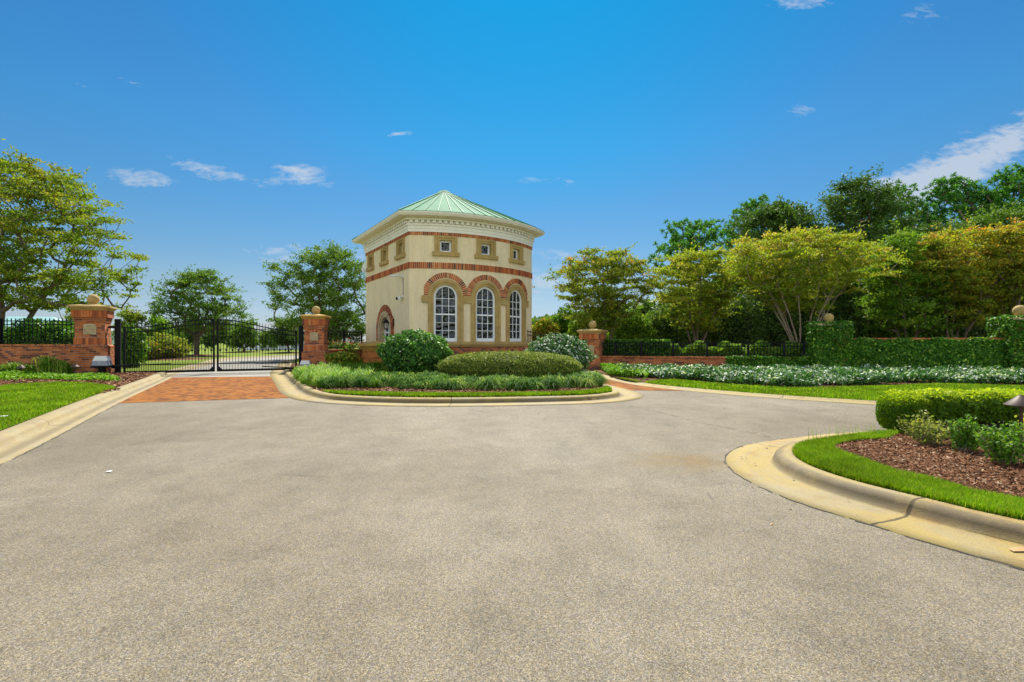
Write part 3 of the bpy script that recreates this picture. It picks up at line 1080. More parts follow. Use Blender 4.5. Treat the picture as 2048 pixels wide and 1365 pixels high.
def cover(poly, n, name, h, size, m, label, z=.1, lump=.5, aspect=.6, tmul=1.0, excl=()):
    X = sample(poly, n, excl)
    # lumpy cushion surface
    hh = h * (.62 + .38 * np.sin(X[:, 0] * 5.1 + 1.7 * np.sin(X[:, 1] * 3.1)) * np.cos(X[:, 1] * 4.3 + X[:, 0] * 1.3) * lump + .2 * RNG.normal(size=n) * lump)
    e = RNG.uniform(0, 1, n) ** .35
    P = np.column_stack([X, z + np.maximum(hh * e, .01)])
    if lump > .4:
        bare = np.sin(X[:, 0] * 2.3 + 2 * np.sin(X[:, 1] * 1.7)) + np.sin(X[:, 1] * 3.9 + X[:, 0] * 1.1) + .5 * RNG.normal(size=n)
        kp = bare > -1.35
        P, e, X = P[kp], e[kp], X[kp]
        P[:, 2] += .05 * np.sin(X[:, 0] * 1.9) * np.cos(X[:, 1] * 2.7) * (e > .3)
        tmul = tmul * (.90 + .14 * np.sin(X[:, 0] * 3.1 + 1.2 * np.sin(X[:, 1] * 4)))
        n = len(P)
    up = np.tile([0, 0, 1.0], (n, 1))
    V, F, T = leaves(P, np.full(n, size), aspect, up, .9, tint=np.clip(RNG.uniform(0, 1, n) * (.55 + .45 * e) * tmul, 0, 1))
    return tag(npmesh(name, V, F, T, m), label, 'ground cover', kind='stuff')


wall_line = [(4.1, 22.4), (8, 20.4), (12.0, 18.9), (18, 18.0), (24, 17.4)]
vinca = [p for p in bf if 4.2 < p[0] < 20] + [(20, 17.2), (16, 17.4), (12.4, 17.9), (9, 18.6), (6, 19.5), (4.3, 20.5), (3.9, 18)]
vinca = [(p[0], p[1] + (.25 if i < 60 else 0)) for i, p in enumerate(vinca)]
cover(vinca, 150000, 'flower_cover', .36, .085, M['flower'], 'low plants with white blossoms in the bed before the ivy wall', .06, tmul=1.0)
cover([(3.3, 17.2), (4.1, 15.6), (4.6, 17), (5, 21.5), (3.7, 21.6)], 12000, 'flower_cover', .3, .08, M['cover'], 'leafy ground cover at the foot of the exit pillar', .06)
covL = t2(smooth_path([(-10.9, 14.3), (-11.9, 14.4), (-13.5, 14.6), (-16.5, 14.3), (-22, 14.4), (-22, 16.6), (-16, 16.5), (-13.6, 16.6), (-12.6, 16.0)], .4))
cover(covL, 26000, 'leafy_cover', .17, .07, M['cover'], 'green creeping plants in the mulch before the left wall', .1)

# ------------------------------------------------------------------ gatehouse
BC = Vector((-4.22, 21.0))                   # near corner of the house
ARC_R = 5.57
ARC_T = R(68)
ARC_O = BC + Vector((0, ARC_R))
ARC_L = ARC_R * ARC_T
DL = Vector((-.529, .849)).normalized()
NL = Vector((-.849, -.529)).normalized()
LEN = 6.2
BR_ = ARC_O + ARC_R * Vector((math.sin(ARC_T), -math.cos(ARC_T)))
LBK = BC + DL * LEN
RBK = BR_ + DL * LEN
ZB = .08


class Frame:
    def __init__(s, kind, p=None, d=None, n=None):
        s.k, s.p, s.d, s.n = kind, p, d, n

    def __call__(s, u, z, d=0.0):
        if s.k == 'arc':
            t = u / ARC_R
            q = ARC_O + (ARC_R + d) * Vector((math.sin(t), -math.cos(t)))
        else:
            q = s.p + s.d * u + s.n * d
        return (q.x, q.y, z)


FA = Frame('arc')
FL = Frame('flat', BC, DL, NL)
FR = Frame('flat', BR_, DL, -NL)
db = (RBK - LBK).normalized()
FB = Frame('flat', LBK, db, DL)
LB = (RBK - LBK).length

# base of the gatehouse thing
house = empty('gatehouse', (-3.3, 25.4, ZB))
tag(house, 'cream stucco gatehouse with curved front, green metal roof and three tall arched windows', 'gatehouse')


def fbox(b, F, u0, u1, z0, z1, d0, d1, nu=1, t=.5, flip=False, m0=0.0, m1=0.0):
    """box in wall frame; m0/m1 = mitre growth of u with depth at each end"""
    us = [u0 + (u1 - u0) * i / nu for i in range(nu + 1)]
    def P(i, z, d):
        u = us[i]
        if i == 0:
            u -= m0 * d
        if i == nu:
            u += m1 * d
        return F(u, z, d)
    for i in range(nu):
        p = [P(i, z0, d1), P(i + 1, z0, d1), P(i + 1, z0, d0), P(i, z0, d0), P(i, z1, d1), P(i + 1, z1, d1), P(i + 1, z1, d0), P(i, z1, d0)]
        fs = [(4, 5, 6, 7), (3, 2, 1, 0), (0, 1, 5, 4)]
        if i == 0:
            fs.append((3, 0, 4, 7))
        if i == nu - 1:
            fs.append((1, 2, 6, 5))
        for q in fs:
            uv = None
            if q == (0, 1, 5, 4):
                uv = [(us[i], z0), (us[i + 1], z0), (us[i + 1], z1), (us[i], z1)]
            b.face([p[k] for k in q], uv, t)


def fring(b, F, uc, zc, r0, r1, a0, a1, d0, d1, n, t=.5, clip=None, ends=True):
    """arch ring segment between radii r0,r1 and angles a0..a1 (0=right, pi=left)"""
    def P(r, a, d):
        x = r * math.cos(a)
        if clip:
            x = max(-clip, min(clip, x))
        return F(uc + x, zc + r * math.sin(a), d)
    for i in range(n):
        A, B = a0 + (a1 - a0) * i / n, a0 + (a1 - a0) * (i + 1) / n
        p = [P(r0, A, d0), P(r1, A, d0), P(r1, B, d0), P(r0, B, d0), P(r0, A, d1), P(r1, A, d1), P(r1, B, d1), P(r0, B, d1)]
        fs = [(4, 5, 6, 7), (1, 2, 6, 5), (3, 0, 4, 7)]
        if ends and i == 0:
            fs.append((0, 1, 5, 4))
        if ends and i == n - 1:
            fs.append((2, 3, 7, 6))
        for q in fs:
            b.face([p[k] for k in q], None, t)


def wall_with_openings(F, L, z0, z1, ops, name, m, nu_step=.12, flat=False):
    """ops: (uc, halfwidth, zbottom, zspring, arched)"""
    us = {0.0, L}
    if not flat:
        n = int(L / nu_step)
        us |= {L * i / n for i in range(n + 1)}
    for (uc, r, zb, zs, arch) in ops:
        us |= {uc - r, uc + r}
        if arch:
            us |= {uc + r * math.cos(math.pi * i / 24) for i in range(25)}
    us = sorted(us)
    uu = [us[0]]
    for u in us[1:]:
        if u - uu[-1] > 1e-4:
            uu.append(u)
    b = MB()
    def zt(o, u):
        uc, r, zb, zs, arch = o
        return zs + (math.sqrt(max(r * r - (u - uc) ** 2, 0)) if arch else 0)
    for a, c in zip(uu[:-1], uu[1:]):
        mid = (a + c) / 2
        segs = []
        cur = (z0, z0)
        for o in sorted([o for o in ops if abs(mid - o[0]) < o[1]], key=lambda o: o[2]):
            segs.append((cur, (o[2], o[2])))
            cur = (zt(o, a), zt(o, c))
        segs.append((cur, (z1, z1)))
        for (lo, hi) in segs:
            b.face([F(a, lo[0]), F(c, lo[1]), F(c, hi[1]), F(a, hi[0])], [(a, lo[0]), (c, lo[1]), (c, hi[1]), (a, hi[0])])
    return b.build(name, m, house)


WU = [R(15.4) * ARC_R, R(34) * ARC_R, R(52.6) * ARC_R]
ops = [(u, .60, 1.15, 3.08, True) for u in WU] + [(u, .29, 4.92, 5.42, False) for u in WU]
wall_with_openings(FA, ARC_L, ZB, 6.1, ops, 'front_wall', M['stucco'])
SU = [.97, 3.12, 5.27]
DU = 3.1
opl = [(DU, .78, ZB + .02, 1.66, True)] + [(u, .29, 4.92, 5.42, False) for u in SU]
wall_with_openings(FL, LEN, ZB, 6.1, opl, 'side_wall', M['stucco'], flat=True)
b = MB()
for F, L in ((FR, LEN), (FB, LB)):
    b.face([F(0, ZB), F(L, ZB), F(L, 6.1), F(0, 6.1)])
b.build('rear_wall', M['stucco'], house)
# dark room inside
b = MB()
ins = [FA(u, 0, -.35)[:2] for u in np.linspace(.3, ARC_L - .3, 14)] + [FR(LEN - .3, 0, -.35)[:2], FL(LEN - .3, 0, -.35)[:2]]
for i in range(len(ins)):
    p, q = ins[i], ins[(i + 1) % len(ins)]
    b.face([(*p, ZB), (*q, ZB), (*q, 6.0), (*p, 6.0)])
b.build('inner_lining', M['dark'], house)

# brick plinth and stone sill course
b = MB()
for F, L, a0, a1, nu in ((FA, ARC_L, .55, .51, 40), (FR, LEN, .51, 1, 1), (FB, LB, 1, 1, 1)):
    fbox(b, F, 0, L, ZB, 1.02, 0, .06, nu, m0=a0, m1=a1)
fbox(b, FL, 0, DU - 1.30, ZB, 1.02, 0, .06, 1, m0=.55)
fbox(b, FL, DU + 1.30, LEN, ZB, 1.02, 0, .06, 1, m1=1)
b.build('brick_plinth', M['brick'], house)
b = MB()
for (z0, z1, d1) in ((1.02, 1.10, .11), (1.10, 1.20, .17), (1.20, 1.23, .13)):
    for F, L, a0, a1, nu in ((FA, ARC_L, .55, .51, 40), (FR, LEN, .51, 1, 1), (FB, LB, 1, 1, 1)):
        fbox(b, F, 0, L, z0, z1, 0, d1, nu, m0=a0, m1=a1)
    fbox(b, FL, 0, .45, z0, z1, 0, d1, 1, m0=.55)
b.build('sill_course', M['stone'], house)


def soldier(z0, z1, name):
    """course of upright bricks all round, each brick proud of a mortar bed"""
    bb, mm = MB(), MB()
    for F, L, nu in ((FA, ARC_L, 40), (FL, LEN, 1), (FR, LEN, 1), (FB, LB, 1)):
        a0 = {id(FA): .55, id(FL): .55, id(FR): .51, id(FB): 1}[id(F)]
        a1 = {id(FA): .51, id(FL): 1, id(FR): 1, id(FB): 1}[id(F)]
        fbox(mm, F, 0, L, z0, z1, 0, .012, nu, m0=a0, m1=a1)
        n = int(L / .079)
        w = L / n
        for i in range(n):
            t = random.random()
            fbox(bb, F, i * w + (.004 if i else -.015), (i + 1) * w - .012, z0 + .007, z1 - .007, .004, .026 + random.uniform(0, .003), 1, t=t)
    o = bb.build(name, M['piece'], house)
    mo = mm.build('mortar_bed', M['mortar'], o)
    return o


soldier(4.23, 4.50, 'lower_brick_band')
soldier(5.60, 5.735, 'upper_brick_band')

# brick arches, stone surrounds, windows
for i, uc in enumerate(WU):
    bb = MB()
    n = 31
    for k in range(n):
        a, c = math.pi * k / n, math.pi * (k + 1) / n
        g = .0125 / .95
        fring(bb, FA, uc, 3.13, .735, .955, a + g, c - g, .0, .035 + random.uniform(0, .004), 1, t=random.random(), clip=.896)
    o = bb.build('brick_arch', M['piece'], house)
    mm = MB()
    fring(mm, FA, uc, 3.13, .735, .95, 0, math.pi, 0, .022, 24, clip=.90)
    mm.build('mortar_bed', M['mortar'], o)
    # moulded stone surround
    sb = MB()
    for (r0, r1, dd) in ((.50, .60, .025), (.60, .735, .055)):
        fring(sb, FA, uc, 3.08, r0, r1, 0, math.pi, -.17, dd, 24)
        for s in (-1, 1):
            a, c = sorted((uc + s * r0, uc + s * r1))
            fbox(sb, FA, a, c, 1.23, 3.08, -.17, dd, 1)
    sb.build('window_surround', M['stone'], house, bevel=.012)
    # sash window
    wb = MB()
    fring(wb, FA, uc, 3.08, .415, .50, 0, math.pi, -.15, -.07, 24)
    for s in (-1, 1):
        a, c = sorted((uc + s * .415, uc + s * .50))
        fbox(wb, FA, a, c, 1.23, 3.08, -.15, -.07)
    fbox(wb, FA, uc - .415, uc + .415, 1.23, 1.37, -.15, -.06)
    fbox(wb, FA, uc - .415, uc + .415, 2.33, 2.39, -.15, -.075)
    for s in (-1, 1):
        x = uc + s * .138
        ztop = 3.08 + math.sqrt(.42 ** 2 - .138 ** 2)
        fbox(wb, FA, x - .011, x + .011, 1.37, ztop, -.135, -.095)
    for z in (1.69, 2.01, 2.71, 3.02):
        fbox(wb, FA, uc - .415, uc + .415, z - .011, z + .011, -.135, -.097)
    w = wb.build('window', M['white'], house)
    gb = MB()
    pts = [FA(uc - .43, 1.3, -.12), FA(uc + .43, 1.3, -.12)] + [FA(uc + .43 * math.cos(a), 3.08 + .43 * math.sin(a), -.12) for a in np.linspace(0, math.pi, 20)]
    gb.face(pts)
    gb.build('pane', M['glass'], w)
# imposts between the arches
for (a, c) in ((WU[0] - .99, WU[0] - .738), (WU[0] + .738, WU[1] - .738), (WU[1] + .738, WU[2] - .738), (WU[2] + .738, WU[2] + .96)):
    b = MB()
    fbox(b, FA, a, min(c, ARC_L - .01), 2.84, 3.128, 0, .075, 3)
    b.build('impost_block', M['stone'], house, bevel=.01)


def small_window(F, uc):
    sb = MB()
    for (hw0, hw1, z0, z1, dd) in ((.25, .36, 4.93, 5.43, .03), (.36, .47, 4.93, 5.51, .06)):
        for s in (-1, 1):
            a, c = sorted((uc + s * hw0, uc + s * hw1))
            fbox(sb, F, a, c, z0, z1, -.20 if hw0 < .3 else 0, dd)
        fbox(sb, F, uc - hw1, uc + hw1, z1, z1 + .085, -.20 if hw0 < .3 else 0, dd, 2)
    sb.build('small_window_surround', M['stone'], house, bevel=.012)
    s2 = MB()
    fbox(s2, F, uc - .56, uc + .56, 4.76, 4.93, -.02, .11, 2)
    s2.build('small_window_sill', M['stone'], house, bevel=.03)
    wb = MB()
    for s in (-1, 1):
        a, c = sorted((uc + s * .17, uc + s * .25))
        fbox(wb, F, a, c, 4.93, 5.43, -.20, -.13)
    fbox(wb, F, uc - .17, uc + .17, 4.93, 5.01, -.20, -.13)
    fbox(wb, F, uc - .17, uc + .17, 5.35, 5.43, -.20, -.13)
    w = wb.build('small_window', M['white'], house)
    gb = MB()
    gb.face([F(uc - .19, 4.98, -.17), F(uc + .19, 4.98, -.17), F(uc + .19, 5.38, -.17), F(uc - .19, 5.38, -.17)])
    gb.build('pane', M['glass'], w)


for u in WU:
    small_window(FA, u)
for u in SU:
    small_window(FL, u)

# doorway on the left side
bb = MB()
n = 30
for k in range(n):
    a, c = math.pi * k / n, math.pi * (k + 1) / n
    fring(bb, FL, DU, 1.68, .955, 1.25, a + .004, c - .004, 0, .035, 1, t=random.random())
for s in (-1, 1):
    z = ZB
    while z < 1.66:
        a, c = sorted((DU + s * .955, DU + s * 1.25))
        fbox(bb, FL, a, c, z + .004, min(z + .072, 1.675), 0, .035, t=random.random())
        z += .078
bb.build('door_brick_arch', M['piece'], house)
sb = MB()
for (r0, r1, dd) in ((.68, .80, .02), (.80, .955, .055)):
    fring(sb, FL, DU, 1.68, r0, r1, 0, math.pi, -.28, dd, 24)
    for s in (-1, 1):
        a, c = sorted((DU + s * r0, DU + s * r1))
        fbox(sb, FL, a, c, ZB, 1.68, -.28, dd)
sb.build('door_surround', M['stone_pale'], house)
dbm = MB()
fring(dbm, FL, DU, 1.68, .56, .68, 0, math.pi, -.26, -.19, 20)
for s in (-1, 1):
    a, c = sorted((DU + s * .56, DU + s * .68))
    fbox(dbm, FL, a, c, ZB + .02, 1.68, -.26, -.19)
fbox(dbm, FL, DU - .045, DU + .045, ZB + .02, 2.22, -.24, -.18)
fbox(dbm, FL, DU - .56, DU + .56, ZB + .02, .5, -.24, -.20)
fbox(dbm, FL, DU - .56, DU + .56, 1.62, 1.70, -.24, -.20)
dr = dbm.build('door', M['white'], house)
gb = MB()
gb.face([FL(DU - .58, .4, -.225), FL(DU + .58, .4, -.225)] + [FL(DU + .58 * math.cos(a), 1.68 + .58 * math.sin(a), -.225) for a in np.linspace(0, math.pi, 16)])
gb.build('pane', M['glass'], dr)
hb = MB()
hb.tube([FL(DU + .1, 1.0, -.18), FL(DU + .1, 1.0, -.12), FL(DU + .2, 1.0, -.12)], .012, 6)
hb.build('handle', M['bronze'], dr)

# entablature
b = MB()
steps = [(5.737, 5.86, .045), (5.86, 5.99, .065), (5.99, 6.07, .105), (6.07, 6.20, .05), (6.20, 6.27, .19)]
for (z0, z1, d1) in steps:
    for F, L, a0, a1, nu in ((FA, ARC_L, .55, .51, 40), (FL, LEN, .55, 1, 1), (FR, LEN, .51, 1, 1), (FB, LB, 1, 1, 1)):
        fbox(b, F, 0, L, z0, z1, -.02, d1, nu, m0=a0, m1=a1)
for F, L in ((FA, ARC_L), (FL, LEN), (FR, LEN), (FB, LB)):
    n = int(L / .225)
    w = L / n
    for i in range(n):
        fbox(b, F, (i + .20) * w, (i + .74) * w, 6.082, 6.195, .03, .165)
b.build('cornice', M['trim'], house)

# eave outline (offset d outwards)
def outline(d, na=30):
    """front arc then right, back, left corners"""
    pts = []
    # left corner: line BC+NL*d + DL*s meets circle radius R+d
    p0 = BC + NL * d - ARC_O
    bq = p0.dot(DL)
    cq = p0.dot(p0) - (ARC_R + d) ** 2
    s1 = -bq - math.sqrt(bq * bq - cq)
    s2 = -bq + math.sqrt(bq * bq - cq)
    s = s1 if abs(s1) < abs(s2) else s2
    cA = BC + NL * d + DL * s
    p0 = BR_ - NL * d - ARC_O
    bq = p0.dot(DL)
    cq = p0.dot(p0) - (ARC_R + d) ** 2
    s1 = -bq - math.sqrt(bq * bq - cq)
    s2 = -bq + math.sqrt(bq * bq - cq)
    s = s1 if abs(s1) < abs(s2) else s2
    cB = BR_ - NL * d + DL * s
    tA = math.atan2(cA.x - ARC_O.x, -(cA.y - ARC_O.y))
    tB = math.atan2(cB.x - ARC_O.x, -(cB.y - ARC_O.y))
    for i in range(na + 1):
        t = tA + (tB - tA) * i / na
        pts.append(ARC_O + (ARC_R + d) * Vector((math.sin(t), -math.cos(t))))
    cC = RBK - NL * d + DL * d
    cD = LBK + NL * d + DL * d
    return pts, cC, cD


def full(d, na=30):
    a, c, e = outline(d, na)
    return a + [c, e]


prof = [(.14, 6.27), (.40, 6.285), (.43, 6.30), (.50, 6.315), (.56, 6.40), (.575, 6.44), (.575, 6.455), (.50, 6.462)]
b = MB()
ls = [full(d) for d, z in prof]
n = len(ls[0])
for j in range(len(prof) - 1):
    for i in range(n):
        k = (i + 1) % n
        b.face([(*ls[j][i], prof[j][1]), (*ls[j][k], prof[j][1]), (*ls[j + 1][k], prof[j + 1][1]), (*ls[j + 1][i], prof[j + 1][1])])
b.build('eave_gutter', M['trim'], house)

APEX = Vector((-3.36, 25.35, 8.68))
ez = 6.47
RE, cC, cD = outline(.54, 15)
b = MB()
ring = [Vector((*p, ez)) for p in RE] + [Vector((*cC, ez)), Vector((*cD, ez))]
for i in range(len(ring)):
    p, q = ring[i], ring[(i + 1) % len(ring)]
    b.face([p, q, APEX])
    b.face([p - Vector((0, 0, .035)), q - Vector((0, 0, .035)), q, p])
rf = b.build('roof', M['roof'], house)
b = MB()


def seam(p, q, w=.022, h=.035):
    p, q = Vector(p), Vector(q)
    d = (q - p).normalized()
    s = d.cross(Vector((0, 0, 1))).normalized() * w / 2
    u = Vector((0, 0, h))
    b.hexa([p - s, p + s, q + s, q - s, p - s + u, p + s + u, q + s + u, q - s + u])


for i, p in enumerate(RE):
    hip = i in (0, len(RE) - 1)
    p3 = Vector((*p, ez))
    seam(p3, p3 + (APEX - p3) * (.985 if i % 2 == 0 or hip else .90), .06 if hip else .022, .045 if hip else .035)
for p in (cC, cD):
    seam(Vector((*p, ez)), APEX, .07, .055)
for (p, q) in ((RE[0], cD), (RE[-1], cC), (cD, cC)):
    p, q = Vector(p), Vector(q)
    e = (q - p)
    L = e.length
    e.normalize()
    ap = Vector((APEX.x, APEX.y)) - p
    f = ap.dot(e)
    perp = (ap - e * f)
    nn_ = int(L / .48)
    for i in range(1, nn_):
        s = L * i / nn_
        k = s / f if s < f else (L - s) / (L - f)
        k = min(k, 1) * .98
        a = p + e * s
        seam((a.x, a.y, ez), (a.x + perp.x * k, a.y + perp.y * k, ez + (APEX.z - ez) * k))
b.build('standing_seams', M['rib'], rf)
b = MB()
b.lathe([(.40, -.165), (.41, -.14), (.20, .0), (.02, .045)], 14, tuple(APEX))
b.build('roof_cap', M['roof'], rf)
b = MB()
i0 = full(.575, 30)
for i in range(len(i0)):
    p, q = i0[i], i0[(i + 1) % len(i0)]
    c = Vector((-3.3, 25.4))
    p2, q2 = p + (c - p).normalized() * .07, q + (c - q).normalized() * .07
    b.face([(*p, 6.457), (*q, 6.457), (*q, 6.475), (*p, 6.475)])
    b.face([(*p, 6.475), (*q, 6.475), (*q2, 6.485), (*p2, 6.485)])
b.build('drip_edge', M['rib'], rf)

# ------------------------------------------------------------------ things fixed to the gatehouse
# wall lantern
u = 1.87
lr = empty('wall_lantern', FL(u, 2.06, .03))
tag(lr, 'black carriage lantern on a curled bracket beside the gatehouse doorway', 'lantern')
b = MB()
fbox(b, FL, u - .05, u + .05, 1.90, 2.24, .001, .03)
b.build('back_plate', M['black'], lr)
b = MB()
pts = []
for k in range(11):
    a = math.pi * k / 10
    pts.append(FL(u, 2.22 + .20 * math.sin(a), .03 + .16 - .16 * math.cos(a)))
b.tube(pts, .014, 6)
b.build('bracket', M['black'], lr)
lc = FL(u, 0, .35)
b = MB()
b.lathe([(.015, 2.24), (.03, 2.20), (.05, 2.19), (.15, 2.06), (.155, 2.04), (.01, 2.05)], 8, (lc[0], lc[1], 0))
b.lathe([(.01, 1.74), (.05, 1.75), (.085, 1.78), (.09, 1.80), (.01, 1.80)], 8, (lc[0], lc[1], 0))
for k in range(6):
    a = k * math.pi / 3
    b.tube([(lc[0] + .085 * math.cos(a), lc[1] + .085 * math.sin(a), 1.79), (lc[0] + .125 * math.cos(a), lc[1] + .125 * math.sin(a), 2.05)], .008, 4)
b.build('cage', M['black'], lr)
b = MB()
b.lathe([(.075, 1.80), (.112, 2.045)], 12, (lc[0], lc[1], 0))
b.build('lamp_glass', M['lantern_glass'], lr)

# flood lamp / horizontal camera with its conduit and the camera below
u = .66
cr = empty('security_camera', FL(u, 4.0, .02))
tag(cr, 'long white camera on a bracket at the top of the conduit near the house corner', 'security camera')
b = MB()
b.box(FL(u, 3.98, .03), (.10, .10, .13), math.atan2(DL.y, DL.x))
b.build('junction_box', M['white_plastic'], cr)
b = MB()
b.tube([FL(u, 3.98, .05), FL(u, 3.98, .17)], .022, 6)
b.tube([FL(u - .02, 3.99, .18), FL(u + .30, 4.0, .36)], .045, 8)
b.tube([FL(u + .26, 4.0, .34), FL(u + .42, 4.01, .43)], .052, 8)
b.build('camera_housing', M['white_plastic'], cr)
b = MB()
b.tube([FL(u, 3.92, .02), FL(u, 3.18, .02)], .013, 6)
b.build('conduit', M['grey_plastic'], cr)
cr = empty('security_camera', FL(u, 3.08, .02))
tag(cr, 'small white camera with black lens at the foot of the conduit', 'security camera')
b = MB()
b.tube([FL(u, 3.11, .0), FL(u, 3.11, .12)], .05, 8)
b.box(FL(u + .06, 3.08, .15), (.13, .11, .14), math.atan2(DL.y, DL.x) + .5)
b.build('camera_housing', M['white_plastic'], cr)
b = MB()
b.tube([FL(u + .12, 3.05, .19), FL(u + .17, 3.04, .27)], .058, 10)
b.build('lens', M['black'], cr)
cr = empty('security_camera', FR(.1, 3.86, .02))
tag(cr, 'tiny white camera poking out past the right end of the curved wall', 'security camera')
b = MB()
b.tube([FR(.25, 3.92, 0), FR(.25, 3.92, .16)], .02, 6)
b.tube([FR(.30, 3.94, .12), FR(.22, 3.88, .28)], .05, 8)
b.build('camera_housing', M['white_plastic'], cr)
b = MB()
b.tube([FR(.225, 3.883, .275), FR(.21, 3.87, .31)], .042, 8)
b.build('lens', M['black'], cr)
# dish behind the left edge
dc = Vector(FL(6.05, 5.05, .10)) + Vector((-.0, .30, 0))
cr = empty('satellite_dish', tuple(dc))
tag(cr, 'round white satellite dish behind the left edge of the gatehouse wall', 'satellite dish')
b = MB()
n_ = Vector((-.45, -.85, .25)).normalized()
a_ = n_.cross(Vector((0, 0, 1))).normalized()
c_ = a_.cross(n_)
prev = None
for (r, d) in ((.001, -.05), (.12, -.045), (.22, -.02), (.30, .02), (.30, .035), (.0015, -.03)):
    rg = [dc + n_ * d + (a_ * math.cos(k * math.pi / 10) + c_ * math.sin(k * math.pi / 10)) * r for k in range(20)]
    if prev:
        for k in range(20):
            b.face([prev[k], prev[(k + 1) % 20], rg[(k + 1) % 20], rg[k]])
    prev = rg
b.build('reflector', M['white_plastic'], cr, smooth=True)
b = MB()
b.tube([dc - n_ * .04, dc - n_ * .15, Vector(FL(6.15, 4.9, -.06))], .02, 6)
b.tube([dc + n_ * .0 - c_ * .28, dc + n_ * .30 - c_ * .06], .012, 5)
b.build('mount_arm', M['grey_plastic'], cr)


# ------------------------------------------------------------------ brick pillars
def ring_box(b, w0, z0, w1, z1, t=.5, y=1.0):
    b.box((0, 0, (z0 + z1) / 2), (w0, w0, z1 - z0), 0, t, top=(w1, w1))


def scrolls(b, cx, cz, w, h, y):
    """raised interlaced leaf and letter-like ornament"""
    rs = random.Random(5)
    for r in range(3):
        for c in range(3):
            x = cx + (c - 1) * w * .29
            z = cz + (1 - r) * h * .29
            a0 = rs.uniform(0, 6.28)
            q = []
            for k in range(9):
                a = a0 + k * .65 * (1 if (r + c) % 2 else -1)
                rr = w * (.035 + .014 * k)
                q.append((x + rr * math.cos(a), y - .006, z + rr * math.sin(a)))
            b.tube(q, w * .026, 5)
    q = [(cx + w * .43 * math.cos(a), y - .004, cz + h * .43 * math.sin(a)) for a in np.linspace(0, 2 * math.pi, 25)]
    b.tube(q, w * .018, 4)


def pillar(name, loc, rz, H, w, label, baseh=.62, emblem=True, group=None, zbase=.06):
    """H = top of stone cap above loc"""
    r = empty(name, loc, rz)
    tag(r, label, 'gate pillar', group)
    k = w / .80
    bh = baseh
    b = MB()
    ring_box(b, w * 1.22, -zbase, w * 1.22, bh)
    ba = b.build('base', M['brick'], r, local=True)
    b = MB()
    ring_box(b, w * 1.25, bh, w * 1.05, bh + .07)
    b.build('base_ledge', M['brick_soldier'], r, local=True)
    zs = bh + .07
    zt = H - .62
    b = MB()
    ring_box(b, w, zs + .24, w, zt)
    sh = b.build('shaft', M['brick'], r, local=True)
    # soldier courses as single bricks
    b = MB()
    def course(z0, z1, ww, bw=.078):
        n = int(ww / bw)
        s = ww / n
        for side in range(4):
            ca, sa = math.cos(side * math.pi / 2), math.sin(side * math.pi / 2)
            for i in range(n):
                x = -ww / 2 + (i + .5) * s
                yv = -ww / 2 + .03
                b.box((x * ca - yv * sa, x * sa + yv * ca, (z0 + z1) / 2), (s - .009, .075, z1 - z0 - .008), side * math.pi / 2, random.random())
    course(zs, zs + .24, w * 1.04)
    course(zt + .16, zt + .40, w * 1.17)
    b.build('soldier_course', M['piece'], r, local=True)
    b = MB()
    ring_box(b, w * 1.0, zs, w * 1.0, zs + .24)
    ring_box(b, w * 1.12, zt + .16, w * 1.12, zt + .40)
    b.build('mortar_core', M['mortar'], r, local=True)
    b = MB()
    for j, ww in enumerate((1.05, 1.10)):
        ring_box(b, w * ww, zt + j * .08, w * ww, zt + (j + 1) * .08 - .004)
    b.build('corbel', M['brick'], r, local=True)
    b = MB()
    z = zt + .40
    ring_box(b, w * 1.16, z, w * 1.36, z + .10)
    ring_box(b, w * 1.40, z + .10, w * 1.40, z + .155)
    ring_box(b, w * 1.40, z + .155, w * .45, H)
    cp = b.build('cap', M['ochre'] if 'ochre' in label else M['stone'], r, local=True, bevel=.008)
    b = MB()
    rb = .175 * k
    b.lathe([(rb * .75, H - .03), (rb * .6, H + .02), (rb * .55, H + .035)], 16)
    b.ball((0, 0, H + .02 + rb * .92), rb, 24, 16)
    b.build('ball_finial', M['stone'], r, local=True, smooth=True)
    if emblem:
        hz = (zs + .24 + zt) / 2 + .02
        ew, eh = .17 * k, .17 * k
        y = -w / 2
        b = MB()
        pts = [(-ew, hz - eh), (ew, hz - eh), (ew, hz + eh * .75)] + [(ew * math.cos(a), hz + eh * .75 + eh * .35 * math.sin(a)) for a in np.linspace(.2, math.pi - .2, 7)] + [(-ew, hz + eh * .75)]
        b.face([(p[0], y - .02, p[1]) for p in pts])
        for i in range(len(pts)):
            p, q = pts[i], pts[(i + 1) % len(pts)]
            b.face([(p[0], y + .01, p[1]), (q[0], y + .01, q[1]), (q[0], y - .02, q[1]), (p[0], y - .02, p[1])])
        scrolls(b, 0, hz, ew * 2, eh * 2, y - .02)
        b.build('carved_plaque', M['stone_pale'], r, local=True)
        b = MB()
        for i in range(11):
            a = math.pi * (.14 + .72 * i / 10)
            cx, cz = (ew + .05) * 1.02 * math.cos(a), hz + eh * .55 + (eh * .62 + .05) * math.sin(a)
            tx, tz = math.cos(a), math.sin(a)
            px_, pz_ = -tz, tx
            q = []
            for dy in (y + .01, y - .012):
                for (s1, s2) in ((-1, -1), (1, -1), (1, 1), (-1, 1)):
                    q.append((cx + px_ * .026 * s1 + tx * .045 * s2, dy, cz + pz_ * .026 * s1 + tz * .045 * s2))
            b.hexa(q, random.random())
        b.build('brick_hood', M['piece'], r, local=True)
    return r


